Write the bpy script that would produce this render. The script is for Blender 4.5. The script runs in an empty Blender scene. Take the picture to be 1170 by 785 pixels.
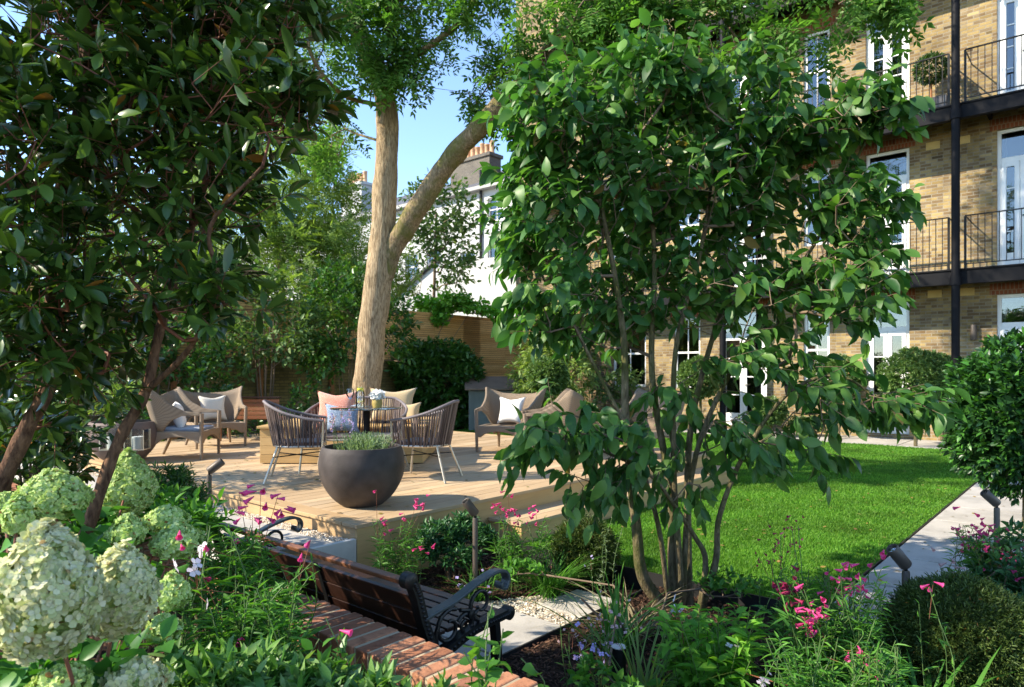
import bpy, math, random
import numpy as np
from mathutils import Vector, Matrix, noise

random.seed(7)
RNG = np.random.default_rng(11)
SC = bpy.context.scene
COL = SC.collection
R = math.radians
PI = math.pi

# ------------------------------------------------------------------ frames
# the garden grid (deck, fence, path, house) is turned against the camera axis
F, EYE, HX, HY = 785.0, 1.5, 585.0, 424.0
GA = R(48.93)
CU, CV = math.cos(GA), math.sin(GA)
C0 = np.array([-1.152, 5.11])
DECK = 0.36

def G(u, v, z=0.0):
    return np.array([C0[0] + u * CU - v * CV, C0[1] + u * CV + v * CU, z])

def UV(p):
    dx, dy = p[0] - C0[0], p[1] - C0[1]
    return dx * CU + dy * CV, -dx * CV + dy * CU

def PX(px, py, z=0.0):                       # a ground point from where the photo shows it
    D = (EYE - z) * F / (py - HY)
    return np.array([(px - HX) / F * D, D, z])

def PD(px, py, D):
    return np.array([(px - HX) / F * D, D, EYE - (py - HY) / F * D])

def on_u(px, u):                              # distance and v of a column on a plane of the grid
    k = (px - HX) / F
    D = (u + 3.096) / (CU * k + CV)
    return D, -(k * D - C0[0]) * CV + (D - C0[1]) * CU

# ------------------------------------------------------------------ objects
def tag(o, label=None, cat=None, group=None, kind=None):
    if label: o['label'] = label
    if cat: o['category'] = cat
    if group: o['group'] = group
    if kind: o['kind'] = kind
    return o

def thing(name, label, cat, loc=(0, 0, 0), rz=0.0, group=None):
    o = bpy.data.objects.new(name, None)
    COL.objects.link(o)
    o.location = Vector([float(c) for c in loc]); o.rotation_euler = (0, 0, rz)
    o.empty_display_size = 0.1
    return tag(o, label, cat, group)

def link_mesh(name, me, mat=None, parent=None, loc=None, rz=None, rot=None):
    if mat is not None: me.materials.append(mat)
    o = bpy.data.objects.new(name, me)
    COL.objects.link(o)
    if parent is not None: o.parent = parent
    if loc is not None: o.location = Vector([float(c) for c in loc])
    if rz is not None: o.rotation_euler = (0, 0, rz)
    if rot is not None: o.rotation_euler = rot
    return o

def np_mesh(name, V, faces_flat, sizes, smooth=False):
    me = bpy.data.meshes.new(name)
    V = np.asarray(V, dtype=np.float32)
    me.vertices.add(len(V)); me.vertices.foreach_set('co', V.ravel())
    me.loops.add(len(faces_flat)); me.loops.foreach_set('vertex_index', np.asarray(faces_flat, dtype=np.int32))
    sizes = np.asarray(sizes, dtype=np.int32)
    me.polygons.add(len(sizes))
    st = np.zeros(len(sizes), dtype=np.int32); st[1:] = np.cumsum(sizes)[:-1]
    me.polygons.foreach_set('loop_start', st)
    me.polygons.foreach_set('loop_total', sizes)
    me.polygons.foreach_set('use_smooth', np.full(len(sizes), smooth, dtype=bool))
    me.update(calc_edges=True)
    return me

def copy_tree(o, parent=None, **kw):
    c = o.copy(); COL.objects.link(c)
    if parent is not None: c.parent = parent
    for ch in list(o.children): copy_tree(ch, c)
    return c

def catmull(pts, n=6):
    P = [np.array(p, float) for p in pts]
    P = [2 * P[0] - P[1]] + P + [2 * P[-1] - P[-2]]
    out = []
    for i in range(1, len(P) - 2):
        a, b, c, d = P[i - 1], P[i], P[i + 1], P[i + 2]
        for k in range(n):
            t = k / n
            out.append(.5 * ((2 * b) + (c - a) * t + (2 * a - 5 * b + 4 * c - d) * t * t + (-a + 3 * b - 3 * c + d) * t ** 3))
    out.append(P[-2])
    return out

class MB:
    def __init__(s): s.v = []; s.f = []
    def add(s, vs, fs, M=None):
        b = len(s.v)
        for p in vs:
            if M is not None: p = M @ Vector(p)
            s.v.append((float(p[0]), float(p[1]), float(p[2])))
        s.f += [tuple(i + b for i in f) for f in fs]
        return s
    def box(s, x0, x1, y0, y1, z0, z1, M=None):
        return s.add([(x0, y0, z0), (x1, y0, z0), (x1, y1, z0), (x0, y1, z0), (x0, y0, z1), (x1, y0, z1), (x1, y1, z1), (x0, y1, z1)],
                     [(0, 3, 2, 1), (4, 5, 6, 7), (0, 1, 5, 4), (1, 2, 6, 5), (2, 3, 7, 6), (3, 0, 4, 7)], M)
    def tube(s, pts, r, n=8, sx=1.0, cap=True, up=(0, 0, 1)):
        P = [np.array(p, float) for p in pts]; m = len(P)
        rr = r if hasattr(r, '__len__') else [r] * m
        prev = None; vs = []
        for i in range(m):
            t = P[min(i + 1, m - 1)] - P[max(i - 1, 0)]
            t /= (np.linalg.norm(t) + 1e-9)
            if prev is None:
                a = np.array(up, float)
                if abs(a @ t) > .95: a = np.array((1., 0, 0))
            else: a = prev
            a = a - (a @ t) * t; a /= (np.linalg.norm(a) + 1e-9); prev = a
            b = np.cross(t, a)
            for k in range(n):
                q = 2 * PI * k / n
                vs.append(P[i] + rr[i] * (math.cos(q) * a + math.sin(q) * b * sx))
        fs = []
        for i in range(m - 1):
            for k in range(n):
                k2 = (k + 1) % n
                fs.append((i * n + k, i * n + k2, (i + 1) * n + k2, (i + 1) * n + k))
        if cap:
            fs.append(tuple(range(n - 1, -1, -1))); fs.append(tuple((m - 1) * n + k for k in range(n)))
        return s.add(vs, fs)
    def lathe(s, prof, n=32, c=(0, 0, 0), sx=1, sy=1, ang=0):
        vs = []; fs = []; m = len(prof)
        for (r, z) in prof:
            for k in range(n):
                q = 2 * PI * k / n + ang
                vs.append((c[0] + r * math.cos(q) * sx, c[1] + r * math.sin(q) * sy, c[2] + z))
        for i in range(m - 1):
            for k in range(n):
                k2 = (k + 1) % n
                fs.append((i * n + k, i * n + k2, (i + 1) * n + k2, (i + 1) * n + k))
        if prof[0][0] > 1e-4: fs.append(tuple(range(n - 1, -1, -1)))
        if prof[-1][0] > 1e-4: fs.append(tuple((m - 1) * n + k for k in range(n)))
        return s.add(vs, fs)
    def prism(s, poly, axis, a, b, M=None):
        n = len(poly)
        def mk(p, t):
            return {'x': (t, p[0], p[1]), 'y': (p[0], t, p[1]), 'z': (p[0], p[1], t)}[axis]
        vs = [mk(p, a) for p in poly] + [mk(p, b) for p in poly]
        fs = [tuple(range(n - 1, -1, -1)), tuple(range(n, 2 * n))] + [(i, (i + 1) % n, n + (i + 1) % n, n + i) for i in range(n)]
        return s.add(vs, fs, M)
    def build(s, name, mat, parent=None, loc=None, rz=None, bevel=0, smooth=False, rot=None, fix=True, sub=0):
        me = bpy.data.meshes.new(name)
        me.from_pydata(s.v, [], s.f); me.update()
        if fix:
            import bmesh
            bm = bmesh.new(); bm.from_mesh(me); bmesh.ops.recalc_face_normals(bm, faces=bm.faces); bm.to_mesh(me); bm.free()
        if smooth:
            me.polygons.foreach_set('use_smooth', np.ones(len(me.polygons), dtype=bool))
            if smooth == 'auto':
                me.set_sharp_from_angle(angle=R(38))
        o = link_mesh(name, me, mat, parent, loc, rz, rot)
        if bevel:
            m = o.modifiers.new('bevel', 'BEVEL'); m.width = bevel; m.segments = 2; m.limit_method = 'ANGLE'; m.angle_limit = R(40)
        if sub:
            m = o.modifiers.new('sub', 'SUBSURF'); m.levels = sub; m.render_levels = sub
        return o

# ------------------------------------------------------------------ materials
class NT:
    def __init__(s, name):
        s.m = bpy.data.materials.new(name); s.m.use_nodes = True
        s.n = s.m.node_tree.nodes; s.l = s.m.node_tree.links
        s.n.clear()
        s.out = s.n.new('ShaderNodeOutputMaterial')
    def node(s, t, **kw):
        x = s.n.new(t)
        for k, v in kw.items():
            if k.startswith('i_'):
                key = k[2:]
                x.inputs[int(key) if key.isdigit() else key.replace('_', ' ')].default_value = v
            else: setattr(x, k, v)
        return x
    def link(s, a, b): s.l.new(a, b)
    def ramp(s, fac, stops, interp='LINEAR'):
        r = s.n.new('ShaderNodeValToRGB'); e = r.color_ramp.elements; r.color_ramp.interpolation = interp
        while len(e) < len(stops): e.new(.5)
        for i, (p, c) in enumerate(stops):
            e[i].position = p; e[i].color = (*c, 1)
        s.l.new(fac, r.inputs[0]); return r.outputs[0]
    def mix(s, fac, a, b, blend='MIX'):
        x = s.n.new('ShaderNodeMix'); x.data_type = 'RGBA'; x.blend_type = blend
        for sock, val in ((x.inputs[0], fac), (x.inputs[6], a), (x.inputs[7], b)):
            if isinstance(val, (int, float)): sock.default_value = val
            elif isinstance(val, tuple): sock.default_value = (*val, 1)
            else: s.l.new(val, sock)
        return x.outputs[2]
    def coord(s, scale=(1, 1, 1), kind='Object', rot=(0, 0, 0)):
        t = s.n.new('ShaderNodeTexCoord'); mp = s.n.new('ShaderNodeMapping')
        mp.inputs['Scale'].default_value = scale; mp.inputs['Rotation'].default_value = rot
        s.l.new(t.outputs[kind], mp.inputs[0]); return mp.outputs[0]
    def noise(s, vec, scale=5, detail=4, rough=.55, dist=0):
        x = s.node('ShaderNodeTexNoise'); x.inputs['Scale'].default_value = scale; x.inputs['Detail'].default_value = detail
        x.inputs['Roughness'].default_value = rough; x.inputs['Distortion'].default_value = dist
        if vec is not None: s.l.new(vec, x.inputs['Vector'])
        return x.outputs['Fac']
    def island(s):
        return s.n.new('ShaderNodeNewGeometry').outputs['Random Per Island']
    def bump(s, h, strength=.3, dist=.01, normal=None):
        b = s.n.new('ShaderNodeBump'); b.inputs['Strength'].default_value = strength; b.inputs['Distance'].default_value = dist
        s.l.new(h, b.inputs['Height'])
        if normal is not None: s.l.new(normal, b.inputs['Normal'])
        return b.outputs[0]
    def princ(s, color, rough=.6, normal=None, metal=0, spec=.5, **kw):
        p = s.n.new('ShaderNodeBsdfPrincipled')
        if isinstance(color, tuple): p.inputs['Base Color'].default_value = (*color, 1)
        else: s.l.new(color, p.inputs['Base Color'])
        if isinstance(rough, (int, float)): p.inputs['Roughness'].default_value = rough
        else: s.l.new(rough, p.inputs['Roughness'])
        p.inputs['Metallic'].default_value = metal; p.inputs['Specular IOR Level'].default_value = spec
        for k, v in kw.items(): p.inputs[k.replace('_', ' ')].default_value = v
        if normal is not None: s.l.new(normal, p.inputs['Normal'])
        return p.outputs[0]
    def done(s, sh):
        s.l.new(sh, s.out.inputs[0]); return s.m

def leaf_mat(name, cols, rough=.42, transl=.3, spec=.4, tcol=None, vary=.6, old=None):
    t = NT(name)
    n = len(cols)
    isl = t.island()
    c = t.ramp(isl, [(i / max(1, n - 1), k) for i, k in enumerate(cols)])
    nz = t.noise(t.coord(), scale=1.3, detail=2)
    nf = t.ramp(nz, [(.3, (.62, .62, .62)), (.7, (1.3, 1.3, 1.3))])
    c = t.mix(vary, c, nf, 'MULTIPLY')
    if old:
        sel = t.node('ShaderNodeMath', operation='GREATER_THAN', i_1=old[1]); 
        m2 = t.node('ShaderNodeMath', operation='MULTIPLY', i_1=17.31); m3 = t.node('ShaderNodeMath', operation='FRACT')
        t.link(isl, m2.inputs[0]); t.link(m2.outputs[0], m3.inputs[0]); t.link(m3.outputs[0], sel.inputs[0])
        c = t.mix(sel.outputs[0], c, old[0])
    p = t.princ(c, rough, spec=spec)
    tr = t.node('ShaderNodeBsdfTranslucent')
    tc = t.mix(1.0, c, tcol or (1.5, 1.6, .55), 'MULTIPLY')
    t.link(tc, tr.inputs[0])
    mx = t.node('ShaderNodeMixShader', i_0=transl)
    t.link(p, mx.inputs[1]); t.link(tr.outputs[0], mx.inputs[2])
    return t.done(mx.outputs[0])

def plain(name, col, rough=.5, metal=0, bump=0, bscale=60, var=.15, vscale=4, spec=.5):
    t = NT(name); co = t.coord()
    nz = t.noise(co, scale=vscale, detail=5)
    lo = tuple(max(0, c * (1 - var)) for c in col); hi = tuple(min(1, c * (1 + var)) for c in col)
    c = t.ramp(nz, [(.3, lo), (.7, hi)])
    nrm = t.bump(t.noise(co, scale=bscale, detail=3), bump, .004) if bump else None
    return t.done(t.princ(c, rough, nrm, metal, spec))

def wood(name, cols, axis='x', rough=.55, grain=.5, knots=True, spec=.3):
    t = NT(name)
    sc = {'x': (1.2, 30, 30), 'y': (30, 1.2, 30), 'z': (30, 30, 1.2)}[axis]
    isl = t.island()
    base = t.ramp(isl, [(i / max(1, len(cols) - 1), k) for i, k in enumerate(cols)])
    tc = t.n.new('ShaderNodeTexCoord')
    add = t.node('ShaderNodeVectorMath', operation='ADD'); comb = t.node('ShaderNodeVectorMath', operation='SCALE')
    comb.inputs[0].default_value = (37, 53, 71); t.link(isl, comb.inputs['Scale'])
    t.link(tc.outputs['Object'], add.inputs[0]); t.link(comb.outputs[0], add.inputs[1])
    mp = t.node('ShaderNodeMapping'); mp.inputs['Scale'].default_value = sc; t.link(add.outputs[0], mp.inputs[0])
    g = t.noise(mp.outputs[0], scale=1, detail=5, rough=.65, dist=.6)
    gf = t.ramp(g, [(.3, (.72, .66, .6)), (.55, (1, 1, 1)), (.75, (1.12, 1.1, 1.05))])
    c = t.mix(grain, base, gf, 'MULTIPLY')
    w = t.noise(add.outputs[0], scale=1.7, detail=3)
    wf = t.ramp(w, [(.35, (.82, .8, .78)), (.65, (1.08, 1.07, 1.05))])
    c = t.mix(.7, c, wf, 'MULTIPLY')
    return t.done(t.princ(c, rough, t.bump(g, .25, .003), spec=spec))

def brickmat(name, cols, mortar, bw=.215, bh=.068, ms=.009, stain=.5, bump=.5, dark=None):
    t = NT(name)
    tc = t.n.new('ShaderNodeTexCoord'); sp = t.n.new('ShaderNodeSeparateXYZ'); t.link(tc.outputs['Object'], sp.inputs[0])
    ad = t.node('ShaderNodeMath', operation='ADD'); t.link(sp.outputs[0], ad.inputs[0]); t.link(sp.outputs[1], ad.inputs[1])
    cb = t.n.new('ShaderNodeCombineXYZ'); t.link(ad.outputs[0], cb.inputs[0]); t.link(sp.outputs[2], cb.inputs[1])
    b = t.n.new('ShaderNodeTexBrick'); t.link(cb.outputs[0], b.inputs[0])
    b.inputs['Scale'].default_value = 1; b.inputs['Brick Width'].default_value = bw; b.inputs['Row Height'].default_value = bh
    b.inputs['Mortar Size'].default_value = ms; b.inputs['Mortar Smooth'].default_value = .3; b.inputs['Bias'].default_value = 0
    b.inputs['Color1'].default_value = (0, 0, 0, 1); b.inputs['Color2'].default_value = (1, 1, 1, 1); b.inputs['Mortar'].default_value = (.5, .5, .5, 1)
    # a second value per brick from a coarse noise sampled on the brick grid
    sn = t.node('ShaderNodeVectorMath', operation='SNAP'); sn.inputs[1].default_value = (bw, bh, 1); t.link(cb.outputs[0], sn.inputs[0])
    wn = t.node('ShaderNodeTexWhiteNoise', noise_dimensions='3D'); t.link(sn.outputs[0], wn.inputs['Vector'])
    mixv = t.mix(.5, b.outputs['Color'], wn.outputs['Value'])
    c = t.ramp(mixv, [(i / max(1, len(cols) - 1), k) for i, k in enumerate(cols)])
    c = t.mix(b.outputs['Fac'], c, mortar)
    nz = t.noise(cb.outputs[0], scale=.9, detail=6, rough=.6)
    st = t.ramp(nz, [(.32, (.45, .42, .40)), (.62, (1.08, 1.06, 1.03))])
    c = t.mix(stain, c, st, 'MULTIPLY')
    fine = t.noise(cb.outputs[0], scale=45, detail=4)
    ff = t.ramp(fine, [(.25, (.75, .75, .75)), (.7, (1.12, 1.12, 1.12))])
    c = t.mix(.6, c, ff, 'MULTIPLY')
    inv = t.node('ShaderNodeMath', operation='SUBTRACT', i_0=1.0); t.link(b.outputs['Fac'], inv.inputs[1])
    n1 = t.bump(inv.outputs[0], bump, .008)
    n2 = t.bump(fine, .3, .004, n1)
    return t.done(t.princ(c, .85, n2, spec=.2))

# ------------------------------------------------------------------ foliage
def norm(a): return a / (np.linalg.norm(a, axis=-1, keepdims=True) + 1e-9)

def T_broad(w=.28, fold=.10, curl=.25, tip=1.0, ws=(0, .62, 1.0, .72, .28, 0)):
    xs = [0, .18, .42, .68, .88, tip]
    V = []; 
    for x, k in zip(xs, ws):
        z = -curl * x * x
        V.append((x, 0, z))
    for sgn in (1, -1):
        for x, k in list(zip(xs, ws))[1:-1]:
            V.append((x - .02, sgn * w * k, -curl * x * x + fold * k))
    Fc = []
    for si, o in ((0, 6), (1, 10)):
        q = [(0, 1, o), (1, 2, o + 1, o), (2, 3, o + 2, o + 1), (3, 4, o + 3, o + 2), (4, 5, o + 3)]
        Fc += [tuple(reversed(a)) for a in q] if si == 1 else q
    return np.array(V, float), Fc

def T_mid(w=.3, fold=.08, curl=.15):
    V = [(0, 0, 0), (.5, 0, -curl * .25), (1, 0, -curl), (.3, w * .9, fold), (.65, w * .75, fold - curl * .4), (.3, -w * .9, fold), (.65, -w * .75, fold - curl * .4)]
    return np.array(V, float), [(0, 1, 4, 3), (1, 2, 4), (1, 0, 5, 6), (2, 1, 6)]

def T_simple(w=.3, fold=.06):
    V = [(0, 0, 0), (.5, w, fold), (1, 0, -.05), (.5, -w, fold)]
    return np.array(V, float), [(0, 1, 2), (0, 2, 3)]

def T_blade(w=.05, curl=.5, seg=4):
    V = []; Fc = []
    for i in range(seg + 1):
        x = i / seg; k = (1 - x ** 2.2) * (0.6 + .4 * min(1, x * 4)) if i < seg else 0.02
        V += [(x * (1 - .15 * curl * x), w * k, -curl * x * x), (x * (1 - .15 * curl * x), -w * k, -curl * x * x)]
    for i in range(seg): Fc.append((2 * i, 2 * i + 2, 2 * i + 3, 2 * i + 1))
    return np.array(V, float), Fc

def T_pinnate(pairs=6, lw=.055, ll=.26, droop=.35):
    V = []; Fc = []
    def leaflet(x, ang, L):
        ca, sa = math.cos(ang), math.sin(ang); z0 = -droop * x * x; b = len(V)
        for (a, h, zz) in ((0, 0, 0), (.45, lw / ll, .02), (1, 0, -.16), (.45, -lw / ll, .02)):
            V.append((x + L * (a * ca - h * sa), L * (a * sa + h * ca), z0 + L * zz))
        Fc.append((b, b + 1, b + 2, b + 3))
    for i in range(pairs):
        x = .2 + .72 * i / (pairs - 1); L = ll * (1 - .25 * abs(i / (pairs - 1) - .4))
        leaflet(x, 1.05, L); leaflet(x + .02, -1.05, L)
    leaflet(.95, 0, ll)
    b = len(V)
    V.extend([(0, .006, 0), (.95, .004, -droop * .9), (.95, -.004, -droop * .9), (0, -.006, 0), ])
    Fc.append((b, b + 1, b + 2, b + 3))
    return np.array(V, float), Fc

def T_floret():
    V = []; Fc = []
    for k in range(4):
        q = k * PI / 2; ca, sa = math.cos(q), math.sin(q); b = len(V)
        for (a, h, z) in ((.03, 0, 0), (.25, .24, .07), (.52, .22, .13), (.6, 0, .10), (.52, -.22, .13), (.25, -.24, .07)):
            V.append((a * ca - h * sa, a * sa + h * ca, z))
        Fc.append(tuple(b + i for i in range(6)))
    return np.array(V, float), Fc

def leaves_arrays(P, L, N, S, tpl, W=None):
    TV, TF = tpl
    L = norm(L); Wd = norm(np.cross(N, L)); N2 = np.cross(L, Wd)
    S = np.asarray(S)[:, None, None]
    ws = np.ones(len(P)) if W is None else W
    V = P[:, None, :] + S * (TV[None, :, 0:1] * L[:, None, :] + TV[None, :, 1:2] * ws[:, None, None] * Wd[:, None, :] + TV[None, :, 2:3] * N2[:, None, :])
    k = len(TV); n = len(P)
    flat = np.concatenate([np.array(f) for f in TF]); sizes = np.array([len(f) for f in TF])
    ff = (flat[None, :] + (np.arange(n) * k)[:, None]).ravel()
    return V.reshape(-1, 3), ff, np.tile(sizes, n)

def merge(arrs):
    Vs = []; Fs = []; Ss = []; b = 0
    for V, f, s in arrs:
        Vs.append(V); Fs.append(f + b); Ss.append(s); b += len(V)
    return np.concatenate(Vs), np.concatenate(Fs), np.concatenate(Ss)

def leaf_obj(name, P, L, N, S, tpls, mat, parent, base, smooth=True, W=None):
    if not isinstance(tpls, list): tpls = [tpls]
    k = RNG.integers(0, len(tpls), len(P)); arrs = []
    for i, tp in enumerate(tpls):
        m = k == i
        if m.any(): arrs.append(leaves_arrays(P[m] - base, L[m], N[m], S[m], tp, None if W is None else W[m]))
    V, f, s = merge(arrs)
    return link_mesh(name, np_mesh(name, V, f, s, smooth), mat, parent)

def frusta(A, B, ra, rb, n=5):
    A = np.asarray(A, float); B = np.asarray(B, float); m = len(A)
    t = norm(B - A); ref = np.where(np.abs(t[:, 2:3]) > .9, np.array([[1., 0, 0]]), np.array([[0, 0, 1.]]))
    a = norm(np.cross(t, ref)); b = np.cross(t, a)
    q = np.arange(n) * 2 * PI / n
    ring = np.cos(q)[None, :, None] * a[:, None, :] + np.sin(q)[None, :, None] * b[:, None, :]
    ra = np.broadcast_to(ra, (m,)); rb = np.broadcast_to(rb, (m,))
    V = np.concatenate([A[:, None, :] + ra[:, None, None] * ring, B[:, None, :] + rb[:, None, None] * ring], axis=1)
    fl = []
    for k in range(n): fl += [k, (k + 1) % n, n + (k + 1) % n, n + k]
    fl = np.array(fl)
    ff = (fl[None, :] + (np.arange(m) * 2 * n)[:, None]).ravel()
    return V.reshape(-1, 3), ff, np.full(m * n, 4)

def twigs(C, D, length, n, size, spread=1.0, droop=.3, t0=.15, flat=.5, whorl=False, jit=.15):
    """leaves set along short twigs: C base, D direction of every twig"""
    m = len(C); D = norm(D)
    ref = np.where(np.abs(D[:, 2:3]) > .9, np.array([[1., 0, 0]]), np.array([[0, 0, 1.]]))
    e1 = norm(np.cross(D, ref)); e2 = np.cross(D, e1)
    ln = length * RNG.uniform(.6, 1.25, m)
    j = np.arange(n)
    t = (t0 + (1 - t0) * j / max(1, n - 1))[None, :] * np.ones((m, 1))
    if whorl: t = 1 - (1 - t) * .35
    t = t + RNG.normal(0, .03, (m, n))
    phi = j[None, :] * 2.4 + RNG.uniform(0, 6.28, (m, 1)) + RNG.normal(0, .3, (m, n))
    sp = spread * (1.15 - .55 * (j / max(1, n - 1)))[None, :] + RNG.normal(0, jit, (m, n))
    dirs = np.cos(sp)[..., None] * D[:, None, :] + np.sin(sp)[..., None] * (np.cos(phi)[..., None] * e1[:, None, :] + np.sin(phi)[..., None] * e2[:, None, :])
    dirs[..., 2] -= droop * RNG.uniform(.5, 1.5, (m, n))
    dirs = norm(dirs)
    P = C[:, None, :] + D[:, None, :] * (ln[:, None] * t)[..., None]
    N = np.array([0, 0, 1.])[None, None, :] + RNG.normal(0, flat, (m, n, 3))
    S = size * RNG.uniform(.65, 1.2, (m, n))
    E = C + D * ln[:, None]
    return P.reshape(-1, 3), dirs.reshape(-1, 3), N.reshape(-1, 3), S.ravel(), E

def ellipsoid_pts(c, r, n, shell=.35, rot=None):
    d = norm(RNG.normal(0, 1, (n, 3)))
    rad = (shell + (1 - shell) * RNG.uniform(0, 1, n)) ** .6
    p = d * rad[:, None] * np.array(r)[None, :]
    return p + np.array(c)[None, :], d

def holes(P, n, rmin, rmax, seed=0):
    g = np.random.default_rng(seed)
    if n == 0: return np.ones(len(P), bool)
    H = P[g.integers(0, len(P), n)] + g.normal(0, rmax, (n, 3)); hr = g.uniform(rmin, rmax, n)
    keep = np.ones(len(P), bool)
    for h, r in zip(H, hr): keep &= np.linalg.norm(P - h, axis=1) > r
    return keep

class Skel:
    """branching skeleton: fixed stems, then every cluster joined to the nearest wood"""
    def __init__(s): s.p = []; s.par = []; s.fix = []
    def stem(s, pts, r0, r1, parent=-1, n=5):
        Q = catmull(pts, n); last = parent; ids = []
        for i, q in enumerate(Q):
            s.p.append(np.array(q)); s.par.append(last); s.fix.append(r0 + (r1 - r0) * i / (len(Q) - 1)); last = len(s.p) - 1; ids.append(last)
        return ids
    def nearest(s, p):
        A = np.array(s.p); return int(np.argmin(np.linalg.norm(A - np.array(p), axis=1)))
    def grow(s, C, root, step=.35, wob=.06):
        order = np.argsort(np.linalg.norm(C - np.array(root), axis=1)); s.nfix = len(s.p)
        cap = len(s.p) + len(C) * 8 + 10
        A = np.zeros((cap, 3)); k = len(s.p); A[:k] = np.array(s.p)
        for i in order:
            c = C[i]; d = A[:k] - c
            cost = np.linalg.norm(d, axis=1) + .8 * np.maximum(0, d[:, 2])
            q = int(np.argmin(cost)); L = np.linalg.norm(d[q]); m = max(1, min(6, int(L / step)))
            last = q
            for a in range(1, m + 1):
                t = a / m
                pt = A[q] + (c - A[q]) * t
                if a < m: pt = pt + RNG.normal(0, wob * L * .5, 3) + np.array([0, 0, .06 * L * math.sin(PI * t)])
                A[k] = pt; s.p.append(pt); s.par.append(last); s.fix.append(None); last = k; k += 1
        return s
    def mesh_arrays(s, tip=.0022, ex=.42, n=5):
        N = len(s.p); cnt = np.ones(N)
        for i in range(N - 1, -1, -1):
            if s.par[i] >= 0: cnt[s.par[i]] += cnt[i]
        r = tip * cnt ** ex
        for i in range(N):
            if s.fix[i] is not None: r[i] = s.fix[i]
        A = []; B = []; ra = []; rb = []
        P = np.array(s.p)
        for i in range(N):
            q = s.par[i]
            if q >= 0 and s.fix[i] is None:
                A.append(P[q]); B.append(P[i]); ra.append(min(r[q], r[i] * 1.3)); rb.append(r[i])
        if not A: return None
        return frusta(A, B, np.array(ra), np.array(rb), n)

def skel_obj(name, sk, mat, parent, base, tip=.0022, ex=.42, extra=None):
    arr = sk.mesh_arrays(tip, ex); arrs = [arr] if arr is not None else []
    if extra is not None: arrs.append(extra)
    V, f, s = merge(arrs)
    return link_mesh(name, np_mesh(name, V - base, f, s, True), mat, parent)

def trunk_obj(name, pts, radii, mat, parent, base, n=20, seg=8, rough=.03, flare=0):
    Q = catmull(pts, seg); rr = np.interp(np.linspace(0, 1, len(Q)), np.linspace(0, 1, len(radii)), radii)
    b = MB(); b.tube([q - base for q in Q], list(rr), n=n)
    V = []
    m = len(Q)
    for i, p in enumerate(b.v):
        ring = min(i // n, m - 1); c = Q[ring] - base
        d = np.array(p) - c
        k = 1 + rough * 3 * (noise.noise(Vector((p[0] * 6, p[1] * 6, p[2] * 1.5))) ) + rough * 2 * noise.noise(Vector((p[0] * 22, p[1] * 22, p[2] * 4)))
        if flare: k *= 1 + flare * max(0, 1 - (p[2]) / .35) ** 2 * (1 + .5 * math.sin(5 * math.atan2(d[1], d[0])))
        V.append(tuple(c + d * k))
    b.v = V
    return b.build(name, mat, parent, smooth=True, fix=True)
# ================================================================== world, sun, camera
EL, SUNX, SUNY = R(36), -.975, -.22
world = bpy.data.worlds.new('World'); SC.world = world; world.use_nodes = True
wn = world.node_tree; sky = wn.nodes.new('ShaderNodeTexSky'); sky.sky_type = 'NISHITA'; sky.sun_disc = False
sky.sun_elevation = EL; sky.sun_rotation = math.atan2(SUNX, SUNY); sky.air_density = 1.0; sky.dust_density = 0; sky.ozone_density = 4.0; sky.altitude = 900
wn.links.new(sky.outputs[0], wn.nodes['Background'].inputs[0]); wn.nodes['Background'].inputs[1].default_value = .15
sl = bpy.data.lights.new('sun', 'SUN'); sl.energy = 3.45; sl.angle = R(.6); sl.color = (1, .93, .80)
so = bpy.data.objects.new('sun', sl); COL.objects.link(so)
sd = Vector((SUNX * math.cos(EL), SUNY * math.cos(EL), math.sin(EL)))
so.rotation_euler = sd.to_track_quat('Z', 'Y').to_euler(); so.location = (-12, -3, 14)
SC.view_settings.view_transform = 'Standard'; SC.view_settings.look = 'None'; SC.view_settings.gamma = 1
SC.view_settings.exposure = 1.57
SC.view_settings.use_white_balance = True; SC.view_settings.white_balance_temperature = 6950; SC.view_settings.white_balance_tint = 10
SC.cycles.max_bounces = 8; SC.cycles.transparent_max_bounces = 10; SC.cycles.caustics_reflective = False; SC.cycles.caustics_refractive = False
SC.cycles.use_denoising = True
cam = bpy.data.cameras.new('camera'); co_ = bpy.data.objects.new('camera', cam); COL.objects.link(co_); SC.camera = co_
co_.location = (0, 0, EYE); co_.rotation_euler = (PI / 2, 0, 0)
cam.sensor_width = 36; cam.lens = 36 * F / 1170; cam.shift_y = (HY - 392.5) / 1170; cam.clip_end = 2000; cam.clip_start = .05
cam.dof.use_dof = True; cam.dof.focus_distance = 3.6; cam.dof.aperture_fstop = 5.0

# ================================================================== materials
M = {}
M['soil'] = (lambda t: t.done(t.princ(t.ramp(t.noise(t.coord(), 9, 8, .7), [(.3, (.012, .008, .006)), (.7, (.05, .033, .022))]), .95, t.bump(t.noise(t.coord(), 60, 6), .8, .02), spec=.1)))(NT('soil'))
M['turf'] = (lambda t: t.done(t.princ(t.ramp(t.noise(t.coord(), 6, 6), [(.3, (.02, .07, .008)), (.7, (.045, .12, .014))]), .9, spec=.1)))(NT('turf'))
M['grass'] = leaf_mat('grass blades', [(.045, .155, .014), (.095, .25, .026), (.18, .35, .05)], .5, .38, .25, vary=.9)  # strong tone patches put lawn shading into the blade colour
M['deck'] = wood('deck boards', [(.38, .265, .155), (.49, .35, .21), (.56, .415, .26), (.42, .315, .205)], 'x', .6, .45)
M['deckv'] = wood('deck edging', [(.46, .31, .165), (.53, .365, .20)], 'y', .6, .45)
M['fascia'] = wood('deck fascia', [(.52, .34, .14), (.58, .39, .18)], 'x', .6, .4)
M['box'] = wood('planter boards', [(.50, .32, .13), (.58, .39, .18)], 'x', .6, .5)
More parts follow.
